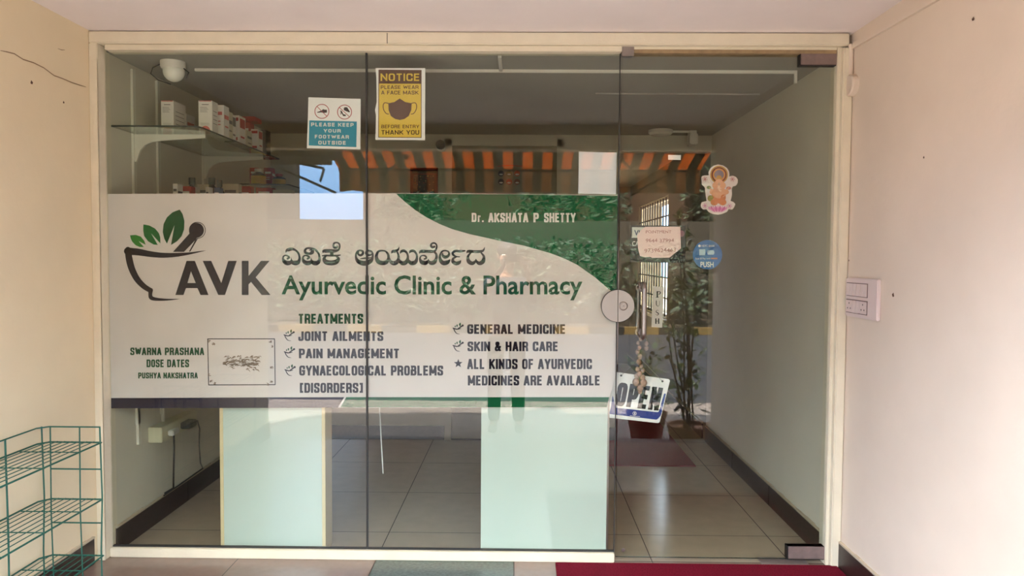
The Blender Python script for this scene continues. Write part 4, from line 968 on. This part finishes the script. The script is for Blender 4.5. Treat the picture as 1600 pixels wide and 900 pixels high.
x, h = on2(270, 287, .3); carton(x, .3, Z2, .022, .06, h, BXW, 'text', 'slim white upright box nearest on the lower shelf', G2, BXG)
for px, yt, y, w_, m, bm_, lb in ((280,291,.42,.06,BXR,BXW,'red and white box left of the first green-capped bottle'),(291,292,.5,.05,BXW,BXR,'white box with red print in front of the first green-capped bottle'),(308,288,.62,.06,BXC,BXG,'cream box between the two green-capped bottles'),
        (321,292,.5,.018,BXW,BXG,'slim white box in front of the second green-capped bottle'),(334,293,.55,.03,BXB,BXW,'small blue box right of the second green-capped bottle'),(347,287,.75,.09,BXC,BXG,'wide cream box toward the lower shelf\'s middle'),(370,291,.9,.08,BXR,BXW,'dark red box at the far end of the lower shelf')):
    x, h = on2(px, yt, y); carton(x, y, Z2, w_, .05, h, m, 'text', lb, G2, bm_)
for px, yt, y, r, lb in ((300,278,.56,.03,'green-capped dark bottle, left of the pair on the lower shelf'),(331,278,.62,.032,'green-capped dark bottle, right of the pair on the lower shelf'),(343,282,.72,.026,'shorter dark-capped bottle just behind the green-capped pair')):
    x, h = on2(px, yt, y); bottle(x, y, Z2, r, h, BOTD, LABR, CAPG, lb, G2)
G3 = 'things on the far glass shelf'
for px, yt, y, r, m, lb in ((404,264,1.45,.045,BOTD,'yellow-labelled bottle between red boxes on the far shelf'),(436,272,1.5,.042,BOTD,'yellow-labelled bottle at the outer edge of the far shelf')):
    p = atY(px, yt, y); bottle(p.x, y, zS3, r, max(.08, p.z-zS3), m, LABY, WHITEPL if px == 404 else BXR, lb, G3)
for px, yt, y, w_, lb in ((390,262,1.56,.055,'red box left of the yellow-labelled bottle'),(412,262,1.58,.055,'red box right of the first yellow-labelled bottle')):
    p = atY(px, yt, y); carton(p.x, y, zS3, w_, .06, max(.07, p.z-zS3), BXR, 'text', lb, G3, BXW)
zS4 = zS3-.14; shelf(zS4, 1.3, 1.9, atY(450, 287, 1.31).x, [], 'lowest far glass shelf with a red and a white box')
p = atY(400, 289, 1.36); carton(p.x, 1.36, zS4, .10, .08, .12, BXR, 'text', 'wide red box under the far shelf', G3, BXW)
p = atY(425, 292, 1.38); carton(p.x, 1.38, zS4, .12, .08, .11, BXC, 'text', 'grey-white box under the far shelf edge', G3, BXG)

# socket block and cables low on the left wall
def onL(px, py, dx=0.0): p = atX(px, py, XL_IN+dx); return p
a = onL(231, 668); c = onL(284, 650); bot = onL(231, 692)
sb = empty('socket_box', (XL_IN, a.y, bot.z), 'beige socket box with plugs low on the left interior wall', 'socket box')
b = MB(); b.box((XL_IN, a.y+.0, bot.z), (XL_IN+.07, a.y+.4, a.z-.0), mat('ivory_box_plastic', rgb(212, 206, 172), .5), bev=.003); b.build('box', sb)
b = MB(); b.box((XL_IN+.07, a.y+.06, bot.z+.02), (XL_IN+.1, a.y+.13, a.z-.03), WHITEPL, bev=.004); b.build('plug', sb)
b = MB(); b.box((XL_IN+.07, a.y+.2, a.z-.055), (XL_IN+.12, a.y+.29, a.z-.02), BLACK, bev=.004); b.build('adapter', sb)
b = MB(); y = a.y+.095; b.tube([(XL_IN+.085, y, bot.z+.022), (XL_IN+.086, y, bot.z-.05), (XL_IN+.083, y, .3), (XL_IN+.075, y+.01, .17), (XL_IN+.02, y+.03, .135)], .005, BLACK, n=6); b.build('cable', sb, smooth=True)
b = MB(); y = a.y+.29; b.tube([(XL_IN+.1, y-.01, a.z-.035), (XL_IN+.1, y+.05, a.z-.04), (XL_IN+.08, y+.12, a.z-.1), (XL_IN+.05, y+.18, .3), (XL_IN+.03, y+.24, .18), (XL_IN+.018, y+.3, .132), (XL_IN+.018, y+.1, .128), (XL_IN+.018, a.y+.12, .125)], .004, BLACK, n=6); b.build('cable', sb, smooth=True)
b = MB(); y = a.y+.14; b.tube([(XL_IN+.008, y, a.z-.01), (XL_IN+.008, y, 1.0)], .01, WHITEPL, n=8); b.build('conduit', sb, smooth=True)
y = atX(215, 660, XL_IN).y; b = MB(); b.box((XL_IN, y-.013, atX(215, 694, XL_IN).z), (XL_IN+.012, y+.013, .95), TRK); struct(b, 'trim_17')

# ================================================================== THE STREET BEHIND THE CAMERA (seen only mirrored in the glass)
PAVE = bpy.data.materials.new('zigzag_paving'); PAVE.use_nodes = True; n = PAVE.node_tree; bs = n.nodes['Principled BSDF']; br = n.nodes.new('ShaderNodeTexBrick'); g_ = n.nodes.new('ShaderNodeNewGeometry')
n.links.new(g_.outputs['Position'], br.inputs['Vector']); n.links.new(br.outputs[0], bs.inputs[0]); br.inputs['Scale'].default_value = 4; br.inputs['Color1'].default_value = rgb(120, 108, 100); br.inputs['Color2'].default_value = rgb(110, 100, 94); br.inputs['Mortar'].default_value = rgb(60, 54, 50); br.inputs['Mortar Size'].default_value = .03; bs.inputs['Roughness'].default_value = .85
ASPH = mat('grey_asphalt', rgb(44, 44, 48), .9, noise=.15, scale=3, bump=.3, bscale=80); SOIL = mat('dry_soil', rgb(70, 60, 48), 1.0, noise=.2, scale=2)
b = MB(); b.box((-30, -5.2, ZST-.1), (30, YP-.02, ZST), PAVE); struct(b, 'pavement')
b = MB(); b.box((-60, -13.7, ZST-.25), (60, -5.2, ZST-.1), ASPH); struct(b, 'road')
b = MB(); b.box((-60, -60, ZST-.2), (60, -13.9, ZST), SOIL); struct(b, 'ground')
b = MB(); b.box((-60, YP-.02, ZST-.2), (60, 60, ZST-.06), SOIL); struct(b, 'ground')
KY = mat('kerb_yellow', rgb(96, 76, 40), .8); KB = mat('kerb_black', rgb(26, 25, 24), .8)
b = MB()
for k in range(-24, 24): b.box((k*.8, -13.9, ZST-.1), (k*.8+.79, -13.7, ZST+.06), KY if k % 2 else KB)
struct(b, 'kerb')
# awning with scissor arms
AWN = bpy.data.materials.new('striped_awning_canvas'); AWN.use_nodes = True; n = AWN.node_tree; n.nodes.clear(); o_ = n.nodes.new('ShaderNodeOutputMaterial')
g_ = n.nodes.new('ShaderNodeNewGeometry'); sp_ = n.nodes.new('ShaderNodeSeparateXYZ'); n.links.new(g_.outputs['Position'], sp_.inputs[0])
def mth(op, a, b_):
    q = n.nodes.new('ShaderNodeMath'); q.operation = op
    for i, v in enumerate((a, b_)):
        if isinstance(v, (int, float)): q.inputs[i].default_value = v
        else: n.links.new(v, q.inputs[i])
    return q.outputs[0]
PER = .163; XO = mir(661.5, 236, 2.8).x
fr_ = mth('FRACT', mth('DIVIDE', mth('SUBTRACT', sp_.outputs[0], XO-20*PER), PER), 0.0); lt = mth('LESS_THAN', fr_, .52)
mx = n.nodes.new('ShaderNodeMix'); mx.data_type = 'RGBA'; n.links.new(lt, mx.inputs[0]); mx.inputs[6].default_value = rgb(104, 100, 84); mx.inputs[7].default_value = rgb(232, 152, 84)
df = n.nodes.new('ShaderNodeBsdfDiffuse'); tl = n.nodes.new('ShaderNodeBsdfTranslucent'); ms = n.nodes.new('ShaderNodeMixShader'); ms.inputs[0].default_value = .5
n.links.new(mx.outputs[2], df.inputs[0]); n.links.new(mx.outputs[2], tl.inputs[0]); n.links.new(df.outputs[0], ms.inputs[1]); n.links.new(tl.outputs[0], ms.inputs[2]); n.links.new(ms.outputs[0], o_.inputs[0])
VAL = AWN.copy(); VAL.name = 'darker_awning_valance'  # copy of the canvas with darker, browner stripes
for q_ in VAL.node_tree.nodes:
    if q_.bl_idname == 'ShaderNodeMix': q_.inputs[6].default_value = rgb(60, 54, 42); q_.inputs[7].default_value = rgb(128, 80, 46)
aw = empty('awning', (0, -2.6, 2.2), 'orange striped awning over the pavement, mirrored in the glass', 'awning')
za, zb = mir(800, 236, 2.66).z, mir(800, 265, 3.0).z; zv = mir(800, 301, 3.0).z
AX0, AX1 = mir(522, 250, 2.85).x, mir(1102, 250, 2.85).x
b = MB(); b.add([(AX0, -2.66, za), (AX1, -2.66, za), (AX1, -3.0, zb), (AX0, -3.0, zb)], [(0, 1, 2, 3)], AWN); b.add([(AX0, -2.66, za+.003), (AX1, -2.66, za+.003), (AX1, -3.0, zb+.003), (AX0, -3.0, zb+.003)], [(0, 1, 2, 3)], AWN); b.build('canvas', aw)
b = MB(); m_ = 26; vs = []
for k in range(m_+1): x = AX0+(AX1-AX0)*k/m_; vs += [(x, -3.012+.008*math.sin(k*1.3), zb), (x, -3.022+.012*math.sin(k*1.7), zv+.012*abs(math.sin(k*math.pi/2)))]
b.add(vs, [(2*k, 2*k+2, 2*k+3, 2*k+1) for k in range(m_)], VAL); b.build('valance', aw)
b = MB(); b.tube([(AX0, -2.64, za+.02), (AX1, -2.64, za+.02)], .03, IRON, n=12); b.tube([(AX0, -3.0, zb), (AX1, -3.0, zb)], .016, IRON, n=10); b.build('roller', aw, smooth=True)
for (s0, s1) in (((592, 279), (634, 243)), ((1002, 283), (970, 247)), ((985, 305), (1048, 270))):
    b = MB(); a_ = mir(*s0, 3.1); c_2 = mir(*s1, 2.75); b.tube([a_, c_2], .012, IRON, n=8); b.ball(c_2, .03, IRON, n=8); b.build('arm', aw, smooth=True)
for (s0, s1, ya_, yb2) in (((436, 262), (524, 301), 2.6, 3.0), ((506, 264), (500, 283), 2.9, 2.95), ((400, 240), (505, 263), 2.6, 2.9)):
    b = MB(); b.tube([mir(*s0, ya_), mir(*s1, yb2)], .011, IRON, n=8); b.build('arm', aw, smooth=True)
b = MB()
for x in (AX0+.1, AX1-.1): b.box((x-.02, -2.66, za-.02), (x+.02, -2.34, za+.06), IRON)
b.build('wall_bracket', aw)
# foliage helper
LEAF = mat('dark_leaf', rgb(40, 54, 28), .6, noise=.4, scale=3); LEAF2 = mat('bright_leaf', rgb(96, 120, 52), .55, noise=.3, scale=12); BARK = mat('bark', rgb(84, 68, 54), .9, noise=.3, scale=20)
def foliage(cent, rad, n_, size, m, seed, blobs=1):
    rn = random.Random(seed); mb = MB(); bl = [(Vector((rn.uniform(-1, 1)*rad[0]*.6, rn.uniform(-1, 1)*rad[1]*.6, rn.uniform(-1, 1)*rad[2]*.6)), rn.uniform(.4, .65)) for _ in range(blobs)] if blobs > 1 else [(Vector((0, 0, 0)), 1)]
    for k in range(n_):
        c0, s_ = bl[k % len(bl)]; d = Vector((rn.gauss(0, 1), rn.gauss(0, 1), rn.gauss(0, 1))).normalized()*rn.uniform(.6, 1)
        c = Vector(cent)+c0+Vector((d.x*rad[0]*s_, d.y*rad[1]*s_, d.z*rad[2]*s_)); u = Vector((rn.uniform(-1, 1), rn.uniform(-1, 1), rn.uniform(-.6, .6))).normalized(); v = u.orthogonal().normalized(); w_ = u.cross(v)*rn.uniform(.25, .5)*size; u = u*size*rn.uniform(.6, 1.2)
        mb.add([c-u, c-w_*.7, c+u, c+w_*.7], [(0, 1, 2, 3)], m)
    return mb
def tree(x, y, h, r, label, seed, size=.16, n_=2600):
    t = empty('street_tree', (x, y, ZST), label, 'tree', None)
    mb = MB(); mb.tube([(x, y, ZST), (x+.1, y, ZST+h*.3), (x-.05, y+.1, ZST+h*.6)], [.2, .15, .1], BARK, n=10); mb.build('trunk', t, smooth=True)
    foliage((x, y, ZST+h*.62), (r, r*.8, h*.45), n_, size, LEAF, seed, 9).build('crown', t)
tree(-2.9, -17.8, 6.5, 1.75, 'leafy tree across the road, mirrored left of the door', 1); tree(1.4, -17.8, 6.8, 1.85, 'leafy tree across the road, mirrored behind the door', 2); tree(5.9, -17.9, 7.5, 1.9, 'leafy tree across the road, furthest right', 3); tree(4.9, -5.6, 6.0, 1.9, 'added unseen tree on the near pavement, keeps sky light off the left wall', 14, .15, 2600); tree(6.6, -9.8, 7.0, 2.2, 'second added unseen tree at the roadside, blocks sky light from the right', 15, .16, 2600)  # the two near right-hand trees are unseen additions that block sky light
tree(-11.5, -17.8, 6.8, 1.8, 'leafy tree across the road, furthest left', 4)
# opposite buildings and boundary wall
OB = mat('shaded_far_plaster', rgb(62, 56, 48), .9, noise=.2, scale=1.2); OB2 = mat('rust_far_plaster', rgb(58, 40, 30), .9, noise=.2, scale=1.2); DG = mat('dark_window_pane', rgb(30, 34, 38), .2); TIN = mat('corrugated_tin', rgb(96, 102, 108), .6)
def house(x0, x1_, y, d_, h, m, label, seed):
    t = empty('street_building', ((x0+x1_)/2, y-d_/2, ZST), label, 'building'); b = MB(); b.box((x0, y-d_, ZST), (x1_, y, ZST+h), m); b.build('walls', t); b = MB(); b.box((x0-.2, y-d_-.2, ZST+h), (x1_+.2, y+.3, ZST+h+.2), OB); b.build('roof', t)
    k = 0; xx = x0+.6
    while xx+1.2 < x1_:
        for z in (1.0, 4.0):
            if z+1.4 < h: b = MB(); b.box((xx, y, ZST+z), (xx+1.1, y+.05, ZST+z+1.3), DG); b.box((xx-.06, y, ZST+z-.1), (xx+1.16, y+.1, ZST+z), OB); b.build('window', t)
        xx += 2.0
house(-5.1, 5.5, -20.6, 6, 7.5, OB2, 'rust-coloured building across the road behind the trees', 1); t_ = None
b = MB(); b.box((4.6, -1, ZST), (5.0, 12, 5.5), mat('white_sky_blocker', rgb(226, 220, 208), .9)); struct(b, 'wall_sky_blocker')  # added wall: limits sky light into the passage, keeps the window view white
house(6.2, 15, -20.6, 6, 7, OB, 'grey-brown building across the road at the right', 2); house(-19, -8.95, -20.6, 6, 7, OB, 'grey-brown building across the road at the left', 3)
b = MB(); b.box((-20, -15.5, ZST), (20, -15.3, 2.28), OB); struct(b, 'wall_boundary')
b = MB(); b.box((-2.75, -2.9, 2.13), (AX0-.03, YP-.15, 2.2), mat('dark_fascia', rgb(50, 44, 38), .8)); b.box((AX0-.03, -2.6, 2.13), (AX0+.12, YP-.15, 2.2), mat('dark_fascia', rgb(50, 44, 38), .8)); struct(b, 'trim_18')
sh_ = empty('tin_shed', (-6.3, -17.2, ZST), 'low shed with pale corrugated roof across the road, under the gap of sky', 'shed')
b = MB(); b.box((-7.3, -18, ZST), (-5.2, -16.4, 2.1), OB); b.build('walls', sh_)
b = MB(); N_ = 44; vs = []
for k in range(N_+1):
    x = -7.4+2.3*k/N_; zc = .02*math.sin(k*math.pi/2); vs += [(x, -16.2, 2.12+zc), (x, -18.1, 2.36+zc)]
b.add(vs, [(2*k, 2*k+2, 2*k+3, 2*k+1) for k in range(N_)], TIN); b.build('roof', sh_)
mb = foliage((0, -14.6, .9), (14, .4, .95), 5200, .14, LEAF, 9); o = mb.build('hedge'); tag(o, 'long dark hedge along the boundary wall across the road', 'hedge'); o['kind'] = 'stuff'
# tall plant beside the porch
def plant(x, y, h, label, seed, nst=4):
    rn = random.Random(seed); t = empty('potted_plant', (x, y, ZST), label, 'plant'); mb = MB(); mb.lathe((x, y, ZST), [(.0001, 0), (.13, 0), (.18, .26), (.19, .28), (.165, .28), (.16, .25), (.0001, .25)], mat('clay_pot', rgb(120, 84, 66), .8, noise=.2, scale=20), n=20); mb.build('pot', t, smooth=True)
    for s_ in range(nst):
        a = rn.uniform(0, 6.28); tip = Vector((x+rn.uniform(-.25, .1), y+rn.uniform(-.15, .15), ZST+h*rn.uniform(.6, 1))); base = Vector((x+.04*math.cos(a), y+.04*math.sin(a), ZST+.22)); midp = (base+tip)/2+Vector((rn.uniform(-.06, .06), rn.uniform(-.06, .06), 0))
        mb = MB(); mb.tube([base, midp, tip], [.009, .007, .003], BARK, n=7); mb.build('stem', t, smooth=True)
        mb = MB()
        for k in range(60):
            u = rn.uniform(.12, 1); p_ = base.lerp(midp, u*2) if u < .5 else midp.lerp(tip, u*2-1); d = Vector((rn.gauss(0, 1), rn.gauss(0, 1), rn.gauss(.25, .5))).normalized(); l = rn.uniform(.06, .13); w_ = d.cross(Vector((0, 0, 1))).normalized()*l*.22; q = p_+d*rn.uniform(.02, .12)
            mb.add([q, q+d*l*.35+w_, q+d*l*.75+w_*.8, q+d*l, q+d*l*.75-w_*.8, q+d*l*.35-w_], [(0, 1, 2, 3, 4, 5)], LEAF2 if k % 3 else LEAF); 
        mb.build('foliage', t)
plant(1.42, -2.85, 2.1, 'tallest leafy potted plant, mirrored in the door glass above the skirting', 3, 6); plant(1.15, -3.35, .95, 'shorter potted plant mirrored just behind the OPEN sign', 8, 3)

# ================================================================== THE PHOTOGRAPHER (mirrored faintly in the glass)
SKIN = mat('skin', rgb(150, 104, 78), .55); CLOTH = mat('dark_shirt', rgb(52, 54, 62), .85, bump=.3, bscale=60); JEAN = mat('dark_trousers', rgb(38, 40, 48), .9, bump=.3, bscale=90); HAIRM = mat('black_hair', rgb(20, 18, 17), .7); SHOE = mat('black_shoe', rgb(24, 22, 22), .5)
px_, py_, gz = -.13, -3.74, ZST
def skinmesh2(name, V, E_, m, parent, root=0, lv=2):
    import bmesh
    bm = bmesh.new(); ly = bm.verts.layers.skin.verify(); vs = []
    for i, v in enumerate(V):
        q = bm.verts.new(v[:3]); q[ly].radius = (v[3], v[4] if len(v) > 4 else v[3]); q[ly].use_root = (i == root); vs.append(q)
    for a, c in E_: bm.edges.new((vs[a], vs[c]))
    me = bpy.data.meshes.new(name); bm.to_mesh(me); bm.free(); me.materials.append(m); o = bpy.data.objects.new(name, me); COL.objects.link(o)
    md = o.modifiers.new('skin', 'SKIN'); md.use_smooth_shade = True; s2 = o.modifiers.new('sub', 'SUBSURF'); s2.levels = lv; s2.render_levels = lv
    if parent: o.parent = parent; o.matrix_parent_inverse = Matrix.Translation(-Vector(parent.location))
    return o
pe = empty('person', (px_, py_, gz), 'person in dark clothes photographing the shopfront, mirrored in the glass', 'person')
X, Y, Zg = px_, py_, gz
HX = X
# phone held landscape, just behind the lens
ph = empty('mobile_phone', (CAM.x-.055, CAM.y-.012, CAM.z-.02), 'black phone held sideways in the photographer\'s hands', 'phone')
b = MB(); b.box((CAM.x-.135, CAM.y-.016, CAM.z-.052), (CAM.x+.022, CAM.y-.008, CAM.z+.024), BLACK, bev=.003); b.build('phone_body', ph)
b = MB(); b.box((CAM.x-.130, CAM.y-.0165, CAM.z-.047), (CAM.x+.017, CAM.y-.0158, CAM.z+.019), DG); b.build('phone_screen', ph)
# body: head, torso, arms (skin), clothes as separate surfaces
hd = Zg+1.66
Lh = Vector((CAM.x-.155, CAM.y-.03, CAM.z-.05)); Rh = Vector((CAM.x+.045, CAM.y-.03, CAM.z-.06))
V = [(X, Y, Zg+.98, .12, .10), (X, Y, Zg+1.22, .12, .09), (X, Y-.01, Zg+1.40, .13, .09), (X, Y, Zg+1.50, .055), (X, Y+.02, Zg+1.57, .06), (X, Y+.03, Zg+1.66, .083, .09), (X, Y+.035, Zg+1.74, .07, .08)]
E_ = [(0, 1), (1, 2), (2, 3), (3, 4), (4, 5), (5, 6)]
def arm(s_, hand):
    i = len(V); V.extend([(X+s_*.17, Y, Zg+1.42, .055), (X+s_*.24, Y+.06, Zg+1.17, .045), ((X+s_*.24+hand.x)/2+s_*.03, (Y+.06+hand.y)/2, (Zg+1.17+hand.z)/2-.01, .036), (hand.x, hand.y-.05, hand.z-.03, .025), (hand.x, hand.y-.02, hand.z, .028, .018), (hand.x, hand.y, hand.z+.03, .026, .016)])
    E_.extend([(2, i)]+[(i+k, i+k+1) for k in range(5)]); return i+5
def leg(s_):
    i = len(V); V.extend([(X+s_*.10, Y, Zg+.88, .085), (X+s_*.11, Y+.02, Zg+.50, .058), (X+s_*.115, Y-.01, Zg+.28, .052), (X+s_*.12, Y-.01, Zg+.09, .036), (X+s_*.125, Y+.04, Zg+.045, .036, .03), (X+s_*.13, Y+.14, Zg+.03, .034, .02)])
    E_.extend([(0, i)]+[(i+k, i+k+1) for k in range(5)])
arm(-1, Lh); arm(1, Rh); leg(-1); leg(1)
body = skinmesh2('body', V, E_, SKIN, pe)
# face
b = MB(); fy = Y+.035+.085
b.ball((X, fy+.012, hd), .014, SKIN, n=8, sc=(.8, 1.2, 1.4)); b.build('nose', pe, smooth=True)
for s_ in (-1, 1):
    b = MB(); b.ball((X+s_*.032, fy-.008, hd+.03), .012, PAPER, n=8, sc=(1.2, .6, .8)); b.ball((X+s_*.032, fy-.0015, hd+.03), .0055, BLACK, n=6); b.build('eye', pe, smooth=True)
    b = MB(); b.ball((X+s_*.082, Y+.03, hd+.01), .026, SKIN, n=8, sc=(.35, .7, 1.2)); b.build('ear', pe, smooth=True)
b = MB(); b.ball((X, fy-.004, hd-.04), .022, mat('lips', rgb(120, 66, 58), .5), n=8, sc=(1.2, .5, .35)); b.build('mouth', pe, smooth=True)
b = MB(); b.ball((X, Y+.015, hd+.075), .098, HAIRM, n=14, sc=(.98, 1.05, .85)); b.build('hair', pe, smooth=True)
# clothes
V2 = [(X, Y, Zg+.94, .145, .115), (X, Y, Zg+1.18, .145, .11), (X, Y-.01, Zg+1.40, .15, .105), (X, Y, Zg+1.47, .075, .07)]; E2 = [(0, 1), (1, 2), (2, 3)]
for s_, h_ in ((-1, Lh), (1, Rh)):
    i = len(V2); V2.extend([(X+s_*.17, Y, Zg+1.42, .072), (X+s_*.24, Y+.06, Zg+1.17, .058), ((X+s_*.24+h_.x)/2+s_*.03, (Y+.06+h_.y)/2, (Zg+1.17+h_.z)/2-.01, .048)]); E2.extend([(2, i), (i, i+1), (i+1, i+2)])
skinmesh2('shirt', V2, E2, CLOTH, pe)
V3 = [(X, Y, Zg+.94, .135, .11)]; E3 = []
for s_ in (-1, 1):
    i = len(V3); V3.extend([(X+s_*.10, Y, Zg+.86, .10), (X+s_*.11, Y+.02, Zg+.50, .075), (X+s_*.115, Y-.01, Zg+.28, .068), (X+s_*.12, Y-.01, Zg+.08, .06)]); E3.extend([(0, i), (i, i+1), (i+1, i+2), (i+2, i+3)])
skinmesh2('trousers', V3, E3, JEAN, pe)
for s_ in (-1, 1):
    skinmesh2('shoe', [(X+s_*.12, Y-.03, Zg+.045, .045, .04), (X+s_*.125, Y+.05, Zg+.045, .045, .038), (X+s_*.13, Y+.16, Zg+.034, .045, .03)], [(0, 1), (1, 2)], SHOE, pe)
# fingers closing round the phone
for s_, h_ in ((-1, Lh), (1, Rh)):
    ex = CAM.x-.135 if s_ < 0 else CAM.x+.022
    for k in range(4):
        z = h_.z+.05-.019*k; L_ = (1, 1.08, 1.0, .82)[k]
        skinmesh2('finger', [(h_.x, h_.y+.005, z-.004, .009), (ex+s_*.012, CAM.y-.012, z, .0088), (ex+s_*.008, CAM.y-.0005, z, .008), (ex-s_*.016*L_, CAM.y+.001, z+.001, .007), (ex-s_*.028*L_, CAM.y-.001, z+.001, .006)], [(0, 1), (1, 2), (2, 3), (3, 4)], SKIN, pe, lv=1)
    skinmesh2('thumb', [(h_.x, h_.y-.01, h_.z-.01, .011), (ex+s_*.004, CAM.y-.026, h_.z+.01, .01), (ex-s_*.02, CAM.y-.025, h_.z+.03, .008)], [(0, 1), (1, 2)], SKIN, pe, lv=1)
